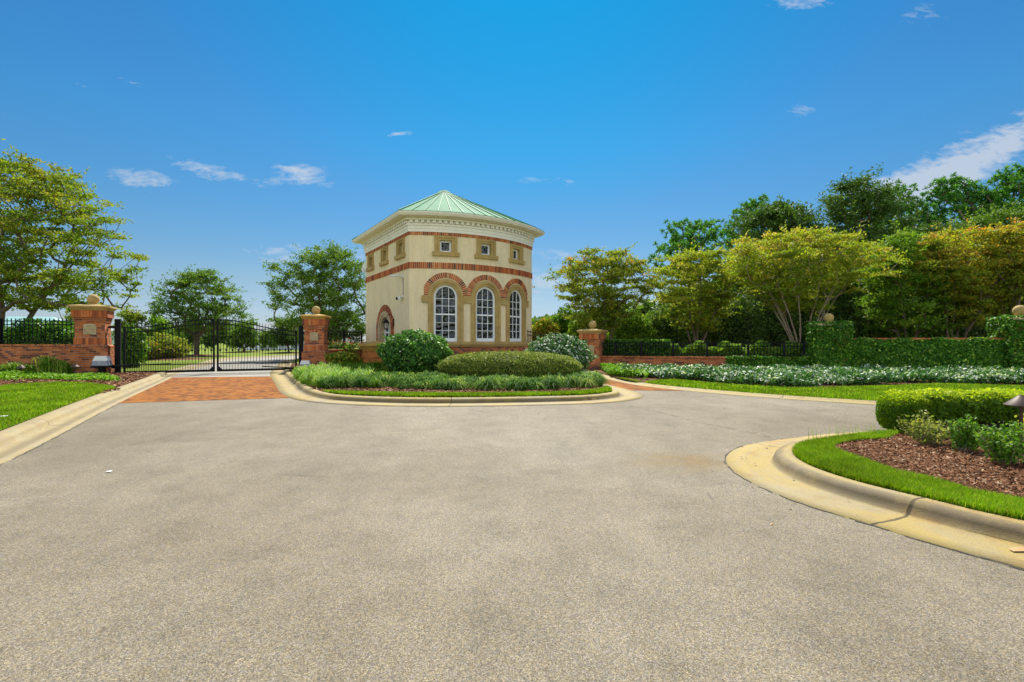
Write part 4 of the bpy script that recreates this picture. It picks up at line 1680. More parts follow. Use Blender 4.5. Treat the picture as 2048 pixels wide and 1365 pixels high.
GP0 = Vector((-14.72, 18.0))
GP1 = Vector((-8.15, 21.3))
GD = (GP1 - GP0).normalized()
GA = math.atan2(GD.y, GD.x)
pillar('gate_pillar', (GP0.x, GP0.y, .10), GA, 2.42, .83, 'tall brick pillar with ball at the left end of the entry gate', .95)
pillar('gate_pillar', (GP1.x, GP1.y, .10), GA * .35, 2.26, .76, 'brick pillar with ochre cap between the entry gate and the low wall', .68)
pillar('gate_pillar', (3.62, 23.0, .06), -.42, 1.74, .82, 'shorter brick pillar with round finial behind the flowering bush, by the exit lane', .2)
b = MB()
pe = empty('keypad', (3.22, 22.7, 1.2))
tag(pe, 'black keypad box on the left face of the exit pillar', 'keypad')
b.box((3.20, 22.78, 1.28), (.05, .22, .42), -.42)
b.build('box', M['black'], pe)
b = MB()
b.box((3.165, 22.765, 1.34), (.03, .17, .20), -.42)
b.build('cover', M['black'], pe)

# low brick pier by the house
pr = empty('brick_pier', (-5.35, 20.15, .08), R(-58))
tag(pr, 'low square brick pier with wide ochre stone cap beside the house', 'pier')
b = MB()
ring_box(b, .86, 0, .86, .52)
ring_box(b, .92, .52, .92, .58)
ring_box(b, .84, .58, .84, .80)
b.build('shaft', M['pier'], pr, local=True)
b = MB()
ring_box(b, .86, .80, 1.02, .97)
b.build('neck', M['ochre'], pr, local=True)
b = MB()
ring_box(b, 1.16, .97, 1.16, 1.05)
ring_box(b, 1.16, 1.05, .06, 1.17)
b.build('cap', M['ochre'], pr, local=True, bevel=.006)


# ------------------------------------------------------------------ walls with railings
def brick_wall(name, a, c, z0, z1, th, label, cap=M['brick_soldier'], capm=.0):
    a, c = Vector(a), Vector(c)
    d = c - a
    L = d.length
    an = math.atan2(d.y, d.x)
    r = empty(name, (*((a + c) / 2), z0), an)
    tag(r, label, 'wall')
    b = MB()
    b.box((0, 0, (z1 - z0) / 2 - .03), (L, th, z1 - z0 - .06))
    b.build('brickwork', M['brick'], r, local=True)
    b = MB()
    b.box((0, 0, z1 - z0 - .03 + capm), (L, th + .08, .06))
    b.build('coping', cap, r, local=True, bevel=.006)
    return r


def railing(name, a, c, z0, z1, label, posts, pick=.125, finial=True, postw=.06, th=.022, railgap=.13):
    a, c = Vector(a), Vector(c)
    d = c - a
    L = d.length
    an = math.atan2(d.y, d.x)
    r = empty(name, (*a, z0), an)
    tag(r, label, 'fence')
    b = MB()
    H = z1 - z0
    for z in (.09, H - .02, H - .02 - railgap):
        b.box((L / 2, 0, z), (L, .034, .034))
    n = int(L / pick)
    for i in range(1, n):
        x = L * i / n
        b.box((x, 0, (.05 + H + .04) / 2), (th, th, H - .01))
        if finial:
            b.box((x, 0, H + .065), (.03, .03, .05), 0, .5, top=(.002, .002))
    b.build('picket_panel', M['black'], r, local=True)
    for x in posts:
        b = MB()
        b.box((L * x, 0, (H + .05) / 2), (postw, postw, H + .05))
        b.box((L * x, 0, H + .065), (postw * 1.25, postw * 1.25, .02))
        b.build('post', M['black'], r, local=True)
    return r


brick_wall('brick_wall', (-30, 18.1), (-15.25, 18.02), .08, 1.13, .30, 'low red brick wall running left from the tall gate pillar')
railing('iron_fence', (-30, 18.1), (-15.22, 18.02), 1.13, 1.97, 'black iron fence on the wall left of the entry gate', (.0, .2, .4, .6, .81, .993), .15, postw=.10)
brick_wall('brick_wall', (-8.05, 21.7), (-7.62, 26.0), .08, .87, .28, 'short brick wall between the gate pillar and the gatehouse')
railing('iron_fence', (-8.02, 21.75), (-7.62, 26.0), .87, 1.70, 'short black fence between pillar and gatehouse behind the low pier', (.01, .5, .99), .13, postw=.07)
rw0, rw1 = (4.02, 22.85), (11.4, 19.75)
brick_wall('brick_wall', rw0, rw1, .05, .60, .28, 'low brick wall from the exit pillar to the ivy pillar')
railing('iron_fence', rw0, rw1, .60, 1.19, 'long black iron fence on the low wall right of the exit pillar', (.075, .215, .38, .548, .74, .90, .985), .115, finial=False, postw=.085)

# entry gate
HD0 = GP0 + GD * .70
HD1 = GP1 - GD * .58
for (p, hz, lab) in ((HD0, 1.96, 'thick black square post holding the left gate leaf'), (HD1, 1.80, 'thick black square post holding the right gate leaf')):
    r = empty('gate_post', (p.x, p.y, .05), GA)
    tag(r, lab, 'gate post')
    b = MB()
    b.box((0, 0, hz / 2 - .02), (.17, .17, hz + .04))
    b.box((0, 0, hz + .01), (.18, .18, .02))
    b.build('post', M['black'], r, local=True, bevel=.006)
    sg = -1 if p is HD0 else 1
    b = MB()
    b.box((sg * .17, 0, hz - .27), (.20, .10, .08))
    b.build('bracket', M['black'], r, local=True)
    b = MB()
    b.box((sg * .17, 0, .25), (.20, .08, .07))
    b.build('bracket', M['black'], r, local=True)
GL0 = GP0 + GD * .86
GL1 = GP1 - GD * .74
LG = (GL1 - GL0).length
HC, HE0, HE1, GB = 2.07, 1.72, 1.64, .075


def gtop(x):
    s = x / LG
    e = HE0 if s < .5 else HE1
    q = 1 - abs(s - .5) / .5
    return e + (HC - e) * (.5 - .5 * math.cos(math.pi * min(1, q * 1.02)))


for leaf in (0, 1):
    x0, x1 = (0, LG / 2 - .035) if leaf == 0 else (LG / 2 + .035, LG)
    r = empty('driveway_gate', (GL0.x, GL0.y, 0.0), GA)
    tag(r, 'left leaf of the black iron driveway gate' if leaf == 0 else 'right leaf of the black iron driveway gate, beside the brick pillar and low wall', 'gate')
    b = MB()
    for x, w in ((x0 + .03, .07), (x1 - .03, .07)):
        hh = gtop(min(max(x, 0), LG)) + .03
        b.box((x, 0, (GB + hh) / 2), (w, .06, hh - GB))
    b.box(((x0 + x1) / 2, 0, GB + .04), (x1 - x0 - .1, .06, .085))
    b.box(((x0 + x1) / 2, 0, GB + .30), (x1 - x0 - .1, .035, .035))
    for dz in (0, -.16):
        xs = np.linspace(x0 + .04, x1 - .04, 26)
        for xa, xb in zip(xs[:-1], xs[1:]):
            za, zb = gtop(xa) + dz, gtop(xb) + dz
            q = []
            for zz in (-.02, .02):
                q += [(xa, -.02, za + zz), (xb, -.02, zb + zz), (xb, .02, zb + zz), (xa, .02, za + zz)]
            b.hexa(q)
    # gusset at the meeting corner
    xm = x1 - .06 if leaf == 0 else x0 + .06
    s = -1 if leaf == 0 else 1
    b.hexa([(xm + s * .12, -.02, GB + .08), (xm, -.02, GB + .08), (xm, .02, GB + .08), (xm + s * .12, .02, GB + .08), (xm + s * .01, -.02, GB + .20), (xm, -.02, GB + .20), (xm, .02, GB + .20), (xm + s * .01, .02, GB + .20)])
    b.build('frame', M['black'], r, local=True)
    n = 26
    b, bs, bcol = MB(), MB(), MB()
    for i in range(n):
        x = x0 + .06 + (x1 - x0 - .12) * (i + .5) / n
        z = gtop(x)
        ext = .10
        b.box((x, 0, (GB + z + ext) / 2), (.019, .019, z + ext - GB))
        b.box((x, 0, z + ext + .02), (.019, .019, .05), 0, .5, top=(.001, .001))
        if i < n - 1:
            xm = x + (x1 - x0 - .12) / n / 2
            bs.box((xm, 0, GB + .21), (.017, .017, .30))
            bs.box((xm, 0, GB + .385), (.017, .017, .05), 0, .5, top=(.001, .001))
        if i % 2 == (1 if leaf == 0 else 0):
            bcol.lathe([(.012, .85), (.035, .87), (.036, .93), (.012, .95)], 8, (x, 0, 0))
            bcol.lathe([(.012, .80), (.022, .81), (.012, .83)], 6, (x, 0, 0))
    k0 = len(b.v)
    b.v += bcol.v
    b.t += bcol.t
    b.f += [tuple(i + k0 for i in f) for f in bcol.f]
    b.uv += bcol.uv
    b.build('picket_panel', M['black'], r, local=True)
    bs.build('short_picket_panel', M['black'], r, local=True)

# gate operators
for k, (p, lab) in enumerate(((GP0 + GD * .42 + Vector((.22, -.55)), 'pale plastic gate motor box in front of the tall left pillar'), (GP1 - GD * .12 + Vector((-.02, -.72)), 'grey and white gate motor box at the foot of the right gate pillar'))):
    r = empty('gate_operator', (p.x, p.y, .10), GA * (.5 if k == 0 else .2))
    tag(r, lab, 'gate operator')
    S_ = .82 if k == 0 else .70
    b = MB()
    if k == 0:
        b.box((0, 0, .12), (.16, .16, .26))
    b.box((0, 0, .27 if k == 0 else .06), (.60 * S_, .42 * S_, .05))
    b.build('pedestal', M['black'], r, local=True)
    zb = .30 if k == 0 else .09
    b = MB()
    b.box((0, 0, zb + .10 * S_), (.58 * S_, .40 * S_, .20 * S_), 0, .5, top=(.52 * S_, .36 * S_))
    b.build('housing', M['grey_plastic'], r, local=True, bevel=.015)
    b = MB()
    b.box((0, .01, zb + .30 * S_), (.54 * S_, .37 * S_, .20 * S_), 0, .5, top=(.42 * S_, .22 * S_))
    b.build('cover', M['white_plastic'], r, local=True, bevel=.02)
    b = MB()
    b.box((0, -.195 * S_, zb + .12), (.14, .012, .012))
    b.box((0, -.197 * S_, zb + .07), (.02, .012, .02))
    b.build('lock', M['white_plastic'], r, local=True)
    s = 1 if k == 0 else -1
    b = MB()
    b.box((s * .42, .18, zb - .03), (.5, .12, .07))
    b.tube([(s * .55, .22, zb - .02), (s * 1.9, .52 if k == 0 else .62, zb + .02)], .022, 6)
    b.build('arm', M['black'], r, local=True)

# exit gate: arched leaf behind the house corner
r = empty('driveway_gate', (-.1, 24.2, 0), math.atan2(-.9, 3.3))
tag(r, 'arched black iron gate of the exit lane, mostly behind the house', 'gate')
b, bp_ = MB(), MB()
Lx = 3.25
et = lambda x: 1.25 + .55 * (.5 + .5 * math.cos(math.pi * x / Lx))
for dz in (0, -.16):
    xs = np.linspace(0, Lx, 26)
    for xa, xb in zip(xs[:-1], xs[1:]):
        q = []
        for zz in (-.02, .02):
            q += [(xa, -.02, et(xa) + dz + zz), (xb, -.02, et(xb) + dz + zz), (xb, .02, et(xb) + dz + zz), (xa, .02, et(xa) + dz + zz)]
        b.hexa(q)
b.box((Lx / 2, 0, .10), (Lx, .05, .08))
b.box((.03, 0, .95), (.06, .06, 1.8))
b.box((Lx, 0, .68), (.06, .06, 1.25))
b.build('frame', M['black'], r, local=True)
for i in range(1, 26):
    x = Lx * i / 26
    bp_.box((x, 0, (.1 + et(x) + .1) / 2), (.02, .02, et(x)))
bp_.build('picket_panel', M['black'], r, local=True)


# ------------------------------------------------------------------ path lights
def path_light(x, y, z, H, Rr, label):
    r = empty('path_light', (x, y, z))
    tag(r, label, 'path light')
    b = MB()
    b.lathe([(.03 * 1.0, -.03), (.022, .02), (.018, .05), (.0165, H - .14), (.024, H - .13), (.024, H - .09)], 14)
    b.build('stem', M['bronze'], r, local=True, smooth=True)
    b = MB()
    b.lathe([(.001, H), (.018, H - .001), (.02, H - .008), (.03, H - .014), (Rr * .98, H - .098), (Rr, H - .104), (Rr * .97, H - .108), (.02, H - .085)], 32)
    b.build('lamp_shade', M['bronze'], r, local=True, smooth=True)
    b = MB()
    b.lathe([(.02, H - .12), (.026, H - .10), (.02, H - .085)], 10)
    b.build('bulb', M['white_plastic'], r, local=True)


path_light(5.03, 5.06, .11, .57, .132, 'bronze path light with a conical hat in the corner bed')
path_light(PX(150, 16.7), 16.7, .10, .40, .13, 'small mushroom path light in front of the tall left pillar')
path_light(PX(42, 16.4), 16.4, .10, .38, .12, 'small mushroom path light among the day lilies at far left')

# ------------------------------------------------------------------ ivy pillars and ivy wall at right
def ivy_box(cx, cy, wx, wy, z0, z1, rz, n, size=.075, jit=.05, round_=.0):
    """leaves over the skin of a box"""
    faces = [('x', -1), ('x', 1), ('y', -1), ('y', 1), ('t', 1)]
    ar = [wy * (z1 - z0), wy * (z1 - z0), wx * (z1 - z0), wx * (z1 - z0), wx * wy]
    P, B = [], []
    for (f, s), a in zip(faces, ar):
        k = int(n * a / sum(ar))
        q = RNG.uniform(-.5, .5, (k, 3))
        if f == 'x':
            q[:, 0] = .5 * s
            nn2 = [s, 0, .25]
        elif f == 'y':
            q[:, 1] = .5 * s
            nn2 = [0, s, .25]
        else:
            q[:, 2] = .5
            nn2 = [0, 0, 1]
        q *= np.array([wx, wy, z1 - z0])
        q += RNG.normal(0, jit, q.shape) * .6
        lump = np.sin(q[:, 0] * 5 + q[:, 2] * 4) * np.cos(q[:, 1] * 6 + q[:, 2] * 7) * jit
        q += np.array(nn2) * lump[:, None]
        P.append(q)
        B.append(np.tile(nn2, (k, 1)))
    P, B = np.concatenate(P), unit(np.concatenate(B).astype(float))
    ca, sa = math.cos(rz), math.sin(rz)
    Rm = np.array([[ca, -sa, 0], [sa, ca, 0], [0, 0, 1]])
    P = P @ Rm.T + np.array([cx, cy, (z0 + z1) / 2])
    B = B @ Rm.T
    return leaves(P, np.full(len(P), size), .75, B, 1.1)


def ivy_pillar(x, y, w, H, rz, ballr, label):
    r = empty('ivy_pillar', (x, y, .05), rz)
    tag(r, label, 'ivy pillar')
    b = MB()
    b.box((0, 0, (H - .1) / 2), (w * .90, w * .90, H - .1))
    b.build('shaft', M['brick'], r, local=True)
    V, F, T = ivy_box(x, y, w, w, .06, .05 + H, rz, 15000, .085, .05)
    npmesh('ivy', V, F, T, M['ivy'], r)
    b = MB()
    ring_box(b, w * 1.0, H - .08, w * 1.02, H - .02)
    ring_box(b, w * 1.02, H - .02, w * .4, H + .05)
    b.build('cap', M['stone_pale'], r, local=True)
    b = MB()
    b.lathe([(ballr * .7, H + .02), (ballr * .55, H + .09)], 14)
    b.ball((0, 0, H + .05 + ballr), ballr, 24, 16)
    b.build('ball_finial', M['stone'], r, local=True, smooth=True)


ivy_pillar(12.0, 19.4, 1.18, 1.85, R(-16), .175, 'ivy covered pillar with stone ball where the iron fence ends')
ivy_pillar(18.35, 18.5, 1.25, 2.03, R(-14), .205, 'ivy covered pillar with stone ball at the right edge')
aW, cW = Vector((12.6, 19.4)), Vector((17.8, 18.6))
r = brick_wall('ivy_wall', aW, cW, .05, 1.36, .34, 'brick wall overgrown with ivy between the two ivy pillars')
mid = (aW + cW) / 2
an = math.atan2((cW - aW).y, (cW - aW).x)
V, F, T = ivy_box(mid.x, mid.y, (cW - aW).length, .52, .06, 1.27, an, 52000, .08, .05)
npmesh('ivy', V, F, T, M['ivy'], r)
# ivy over the end of the low wall, left of the ivy pillar
V, F, T = ivy_box(10.1, 20.29, 2.9, .42, .06, .58, math.atan2(-3.1, 7.38), 13000, .075, .05)
o = npmesh('ivy_patch', V, F, T, M['ivy'], origin=(10.1, 20.29, .05))
tag(o, 'ivy creeping over the end of the low wall beside the ivy pillar', 'ivy')

# dead leaves and grit caught in the gutters
Q = []
for path, sd_, g_, k_ in ((pen_out, -1, .40, 130), (isl_out, 1, .47, 150), (left_out, 1, .33, 90)):
    pts_ = [p for p in path if 1.5 < p.y < 20 and abs(p.x) < 13]
    for i in range(k_):
        j = RNG.integers(1, len(pts_) - 1)
        t_ = (pts_[j + 1] - pts_[j]).normalized()
        d_ = sd_ * (g_ * RNG.uniform(.0, 1.0) ** .4) if RNG.uniform() < .6 else -sd_ * abs(RNG.normal()) * .25
        Q.append((pts_[j].x - t_.y * d_ + RNG.normal() * .05, pts_[j].y + t_.x * d_ + RNG.normal() * .05, .020))
Q = np.array(Q)
tag(npmesh('leaf_litter', *leaves(Q, np.full(len(Q), .022), .6, np.tile([0, 0, 1.0], (len(Q), 1)), 3.0, var=.7), M['chips']), 'small brown leaf litter caught along the gutters', 'litter', kind='stuff')

# scraps
def scrap(name, x, y, z, s, m, label, cat):
    b = MB()
    b.face([(x - s, y - s * .4, z), (x + s, y - s * .5, z + .004), (x + s * .9, y + s * .4, z + .012), (x - s * .8, y + s * .5, z + .003)])
    b.face([(x - s * .8, y + s * .5, z + .002), (x + s * .9, y + s * .4, z + .011), (x + s, y - s * .5, z + .003), (x - s, y - s * .4, z - .001)])
    tag(b.build(name, m, origin=(x, y, z)), label, cat)


x, y = at(218, 945)
scrap('paper_scrap', x, y, .006, .028, M['white'], 'small white paper scrap lying on the asphalt at left', 'litter')
M['tan'] = m_plain('dry_leaf', (.45, .26, .10), .7)
x, y = at(2036, 1104)
scrap('fallen_leaf', x, y, .010, .045, M['tan'], 'tan fallen leaf in the gutter at the right edge', 'leaf')
x, y = at(1544, 1051)
scrap('fallen_leaf', x, y, .006, .012, M['tan'], 'tiny orange leaf on the asphalt near the corner kerb', 'leaf')
x, y = at(7, 837, .11)
scrap('paper_scrap', x, y, .14, .07, M['white_plastic'], 'pale flat scrap lying in the left lawn', 'litter')

# ------------------------------------------------------------------ shrubs
def shrub(name, cx, cy, z0, rx, ry, h, n, size, m, label, cat='shrub', power=2.0, lump=.08, z_eq=.45, group=None, core=.80, wfreq=3.0, aspect=.5, bw=1.0, depth=.12, rz=0.0, tint=None):
    """rounded bush: leafy skin over a solid dark core. z_eq = height fraction of the widest ring"""
    r = empty(name, (cx, cy, z0))
    tag(r, label, cat, group)
    u = RNG.normal(size=(n, 3))
    u = unit(np.sign(u) * np.abs(u) ** (2 / power) if power != 2.0 else u)
    if power != 2.0:
        q = np.abs(u) ** power
        u = u / (q.sum(1, keepdims=True) ** (1 / power))
    low = u[:, 2] < 0
    ze = h * z_eq
    sc = np.where(low, ze, h - ze)
    k = 1 + lump * np.sin(u[:, 0] * wfreq * 2.1 + 1.3) * np.cos(u[:, 2] * wfreq * 2.7 + u[:, 1] * wfreq) + lump * .6 * np.sin(u[:, 0] * wfreq * 5.3 + u[:, 1] * 4 + u[:, 2] * wfreq * 4.1)
    k *= 1 - depth * RNG.uniform(0, 1, n) ** 2 + .02 * RNG.normal(size=n)
    x, y = u[:, 0] * rx * k, u[:, 1] * ry * k
    ca, sa = math.cos(rz), math.sin(rz)
    P = np.column_stack([cx + x * ca - y * sa, cy + x * sa + y * ca, z0 + ze + u[:, 2] * sc * k])
    # stray shoots standing out of the outline
    ks = max(8, n // 260)
    sh = RNG.integers(0, n, ks)
    grp = sh[RNG.integers(0, ks, n // 14)]
    dst = RNG.integers(0, n, n // 14)
    dirn = unit(u[grp] + [0, 0, .9])
    P[dst] = P[grp] + dirn * (RNG.uniform(0, 1, n // 14) * (size * 1.2 + .02 * h))[:, None] + RNG.normal(0, size * .15, (n // 14, 3))
    P[:, 2] = np.maximum(P[:, 2], z0 + .02)
    nn3 = unit(np.column_stack([u[:, 0] / rx * ca - u[:, 1] / ry * sa, u[:, 0] / rx * sa + u[:, 1] / ry * ca, u[:, 2] / sc]))
    V, F, T = leaves(P, np.full(n, size), aspect, nn3, bw, tint=tint(u, n) if tint else None)
    npmesh('foliage', V, F, T, m, r)
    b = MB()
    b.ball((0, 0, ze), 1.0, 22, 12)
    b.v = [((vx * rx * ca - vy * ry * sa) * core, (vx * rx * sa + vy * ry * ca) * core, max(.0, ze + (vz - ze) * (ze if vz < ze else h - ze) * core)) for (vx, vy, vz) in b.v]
    b.build('dark_core', M['shrub_core'], r, local=True, smooth=True)  # opaque dark core that blocks the view through the leaves
    b = MB()
    for i in range(5):
        a = i * 1.3
        b.tube([(.04 * math.cos(a), .04 * math.sin(a), -.03), (rx * .3 * math.cos(a), ry * .3 * math.sin(a), ze * .6)], [.02, .012], 5)
    b.build('stems', M['bark'], r, local=True)
    return r


# clipped oval mound, in front of the house
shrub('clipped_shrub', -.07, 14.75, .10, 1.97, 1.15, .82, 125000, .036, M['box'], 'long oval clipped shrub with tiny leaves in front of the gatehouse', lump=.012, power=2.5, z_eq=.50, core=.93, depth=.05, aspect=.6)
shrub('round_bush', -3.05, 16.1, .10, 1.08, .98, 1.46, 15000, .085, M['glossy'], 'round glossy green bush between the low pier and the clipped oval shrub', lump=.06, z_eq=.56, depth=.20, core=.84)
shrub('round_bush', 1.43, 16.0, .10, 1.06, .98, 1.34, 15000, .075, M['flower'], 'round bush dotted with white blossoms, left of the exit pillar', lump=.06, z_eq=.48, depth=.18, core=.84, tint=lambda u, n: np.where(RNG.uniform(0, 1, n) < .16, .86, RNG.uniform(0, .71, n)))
# small plant with orange leaves before the short wall
shrub('nandina_shrub', PX(686, 20.3), 20.3, .10, .62, .5, .72, 2600, .10, M['crape_y'], 'airy shrub with orange tipped leaves in front of the short brick wall', lump=.15, z_eq=.7, core=.30, depth=.5)
# red and pink flowers peeping over the short wall
for (px_, lab) in ((668, 'small pink flower clump above the short wall, nearer the gate pillar'), (697, 'small red flower clump above the short wall, nearer the low pier')):
    Yf = 24.0
    r = empty('flower_clump', (PX(px_, Yf), Yf, .1))
    tag(r, lab, 'flowers')
    P = RNG.normal(0, 1, (560, 3)) * [.28, .2, .15] + [PX(px_, Yf), Yf, .97]
    npmesh('foliage', *leaves(P, np.full(len(P), .09), .6, tint=np.clip(RNG.uniform(0, .85, len(P)) + .25 * (P[:, 2] > 1.12), 0, 1)), M['red'], r)
    b = MB()
    for i in range(4):
        b.tube([(.05 * i - .1, 0, -.05), (.12 * i - .2, .02, .75)], [.012, .008], 4)
    b.build('stems', M['bark'], r, local=True)

# day lilies at the left wall
DLY = [(20, 17.0), (112, 16.7), (86, 17.2), (175, 16.7), (198, 17.0), (140, 17.3)]
DLB = ['arching strappy day lily clump at the far left edge', 'large light green day lily clump, middle of the left wall', 'small day lily clump left of the largest one', 'day lily clump just left of the tall gate pillar', 'thin grassy clump right at the tall gate pillar', 'low strappy clump close against the left wall']
for i, (px_, Yv) in enumerate([(28, 17.1), (92, 16.9), (55, 17.3), (122, 17.0), (136, 17.3), (5, 17.2)]):
    n = [150, 170, 80, 120, 60, 90][i]
    c = np.array([PX(px_, Yv), Yv])
    P = np.column_stack([c[0] + RNG.normal(0, .09, n), c[1] + RNG.normal(0, .07, n), np.full(n, .10)])
    a = RNG.uniform(0, 6.28, n)
    hh = [.42, .62, .36, .50, .38, .35][i]
    V, F, T = ribbons(P, np.column_stack([np.cos(a), np.sin(a)]), RNG.uniform(.12, .45, n), hh * RNG.uniform(.6, 1.1, n), np.full(n, .028), K=5, droop=.22)
    o = npmesh('day_lily', V, F, T, M['liriope_y'], origin=(c[0], c[1], .1))
    tag(o, DLB[i], 'plant', 'strappy clumps along the left wall')

# ------------------------------------------------------------------ corner bed: hedge and small shrubs
hp = smooth_path([(4.86, 6.28), (5.6, 6.36), (6.6, 6.15), (7.8, 5.45)], .1)
r = empty('hedge', (6.2, 6.25, .10))
tag(r, 'low clipped hedge with bright yellow green top beside the corner kerb', 'hedge')
n = 64000
ii = RNG.integers(0, len(hp) - 1, n)
f_ = RNG.uniform(0, 1, n)
HPn = np.array([(p.x, p.y) for p in hp])
cc = HPn[ii] * (1 - f_)[:, None] + HPn[ii + 1] * f_[:, None]
dd = unit(HPn[ii + 1] - HPn[ii])
nrm2 = np.column_stack([-dd[:, 1], dd[:, 0]])
ang = RNG.uniform(-.15, math.pi + .15, n)
e4 = 4.0
ct_, st_ = np.cos(ang), np.sin(ang)
rr = 1 / (np.abs(ct_) ** e4 + np.abs(st_) ** e4) ** (1 / e4)
off_, zz_ = .36 * rr * ct_, .26 * rr * st_ + .22
lumpy = 1 + .05 * np.sin(cc[:, 0] * 9 + ang * 3) + .03 * np.sin(cc[:, 1] * 23 + ang * 9)
dep = 1 - .22 * RNG.uniform(0, 1, n) ** 2
P = np.column_stack([cc + nrm2 * (off_ * lumpy * dep)[:, None], .10 + np.maximum(.03, (zz_ - .2) * lumpy * dep + .2 - (zz_ < .1) * 0)])
bias = np.column_stack([nrm2 * ct_[:, None], st_])
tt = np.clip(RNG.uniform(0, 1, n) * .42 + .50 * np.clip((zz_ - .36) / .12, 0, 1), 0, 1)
P += RNG.normal(0, .012, P.shape)
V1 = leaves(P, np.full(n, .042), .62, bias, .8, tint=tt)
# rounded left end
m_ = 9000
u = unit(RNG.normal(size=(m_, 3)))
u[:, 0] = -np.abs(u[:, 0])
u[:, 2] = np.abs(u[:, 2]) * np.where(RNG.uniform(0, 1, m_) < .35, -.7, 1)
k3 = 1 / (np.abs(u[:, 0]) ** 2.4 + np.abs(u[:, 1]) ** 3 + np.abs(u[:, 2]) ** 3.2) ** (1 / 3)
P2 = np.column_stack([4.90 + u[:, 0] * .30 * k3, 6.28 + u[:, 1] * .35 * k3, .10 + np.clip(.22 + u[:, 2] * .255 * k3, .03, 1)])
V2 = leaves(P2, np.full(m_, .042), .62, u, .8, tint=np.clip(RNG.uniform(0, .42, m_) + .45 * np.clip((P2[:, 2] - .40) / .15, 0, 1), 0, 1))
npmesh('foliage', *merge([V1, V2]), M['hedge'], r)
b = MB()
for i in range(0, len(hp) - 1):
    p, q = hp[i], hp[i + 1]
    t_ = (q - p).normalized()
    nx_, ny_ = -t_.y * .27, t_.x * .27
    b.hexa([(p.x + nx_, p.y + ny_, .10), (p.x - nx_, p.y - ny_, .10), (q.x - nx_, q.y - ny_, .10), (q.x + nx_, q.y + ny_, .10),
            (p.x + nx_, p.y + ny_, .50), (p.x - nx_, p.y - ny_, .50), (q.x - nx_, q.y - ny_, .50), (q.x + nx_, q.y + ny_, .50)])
b.build('dark_core', M['shrub_core'], r)  # solid dark filling so the hedge is not see-through


def sprig_shrub(x, y, z, h, spread, nst, m, label, yellow=0.0, lean=(0, 0), size=.034, per=75):
    """several woody stems, leafy along their length"""
    r = empty('small_shrub', (x, y, z))
    tag(r, label, 'shrub', 'small shrubs in the corner mulch bed')
    b = MB()
    Ps, Ts = [], []
    for i in range(nst):
        a = RNG.uniform(0, 6.28)
        s = spread * RNG.uniform(.25, 1.0)
        hh = h * RNG.uniform(.6, 1.05) * (1.1 - .35 * s / spread)
        tip = Vector((x + s * math.cos(a) + lean[0], y + s * math.sin(a) * .8 + lean[1], z + hh))
        b0 = Vector((x + RNG.normal() * .025, y + RNG.normal() * .025, z - .02))
        mid = b0.lerp(tip, .5) + Vector((0, 0, -.05 * hh)) + Vector((RNG.normal(), RNG.normal(), 0)) * .02
        b.tube([b0, mid, tip], [.007, .005, .002], 5)
        for k in range(per):
            q = RNG.uniform(.22, 1.0) ** .8
            p = (b0 * (1 - q) ** 2 + mid * 2 * q * (1 - q) + tip * q * q)
            rr_ = .055 * (1.15 - .5 * q)
            Ps.append((p.x + RNG.normal() * rr_ * .7, p.y + RNG.normal() * rr_ * .7, p.z + RNG.normal() * rr_ * .6))
            Ts.append(min(1, RNG.uniform(0, .75) + yellow * q * .5 + .1))
    b.build('stems', M['bark_pale'], r)
    P = np.array(Ps)
    P[:, 2] = np.maximum(P[:, 2], z + .01)
    npmesh('foliage', *leaves(P, np.full(len(P), size), .5, np.tile([0, 0, 1.0], (len(P), 1)), .6, tint=np.array(Ts)), m, r)
    return r


x, y = at(1861, 889, .11)
sprig_shrub(x, y, .11, .36, .34, 20, M['box'], 'leggy yellow green shrub with bare pale stems, leftmost in front of the hedge', .5, per=50)
x, y = at(1929, 902, .11)
sprig_shrub(x, y, .11, .36, .15, 32, M['shrub'], 'compact dark green shrub between the leggy shrub and the path light', .1)
x, y = at(2008, 926, .11)
sprig_shrub(x, y, .11, .38, .22, 34, M['shrub'], 'bushy dark green shrub just left of the path light stem', .2)
sprig_shrub(5.42, 5.18, .11, .44, .26, 44, M['hedge'], 'yellow green shrub right of the path light at the picture edge', .9)
sprig_shrub(4.33, 6.02, .11, .05, .05, 5, M['shrub'], 'tiny dark seedling at the mulch edge near the hedge end', .1, per=20, size=.02)


# ------------------------------------------------------------------ trees
def grow(base, stems, clusters, tip=.012, spread=.2, up=.25, thick=1.0, z_low=.0, wob=.06):
    """stems: list of polylines from base; clusters: targets. returns nodes, parents, radii"""
    nodes, par = [Vector(base)], [-1]
    for st in stems:
        pr_ = 0
        for p in st:
            nodes.append(Vector(p))
            par.append(pr_)
            pr_ = len(nodes) - 1
    order = sorted(range(len(clusters)), key=lambda i: (clusters[i] - nodes[0]).length)
    arr = np.array([tuple(n) for n in nodes])
    leafs = []
    for i in order:
        c = clusters[i]
        A = np.array([tuple(n) for n in nodes[1:]])
        d = A - np.array(tuple(c))
        dist = np.linalg.norm(d, axis=1) + 1.6 * np.maximum(0, d[:, 2] + .12)
        j = int(np.argmin(dist)) + 1
        p = nodes[j]
        L = (c - p).length
        if L < .03:
            continue
        k = max(1, min(4, int(L / .5)))
        pr_ = j
        for s in range(1, k + 1):
            f = s / k
            q = p.lerp(c, f) + Vector((0, 0, math.sin(f * math.pi) * L * up * -.3)) + Vector((RNG.normal(), RNG.normal(), RNG.normal())) * (wob * L * (0 if s == k else 1))
            nodes.append(q)
            par.append(pr_)
            pr_ = len(nodes) - 1
        leafs.append(pr_)
    cnt = [0] * len(nodes)
    for l in leafs:
        while l >= 0:
            cnt[l] += 1
            l = par[l]
    rad = [max(tip, tip * thick * (c ** .5)) for c in cnt]
    return nodes, par, rad


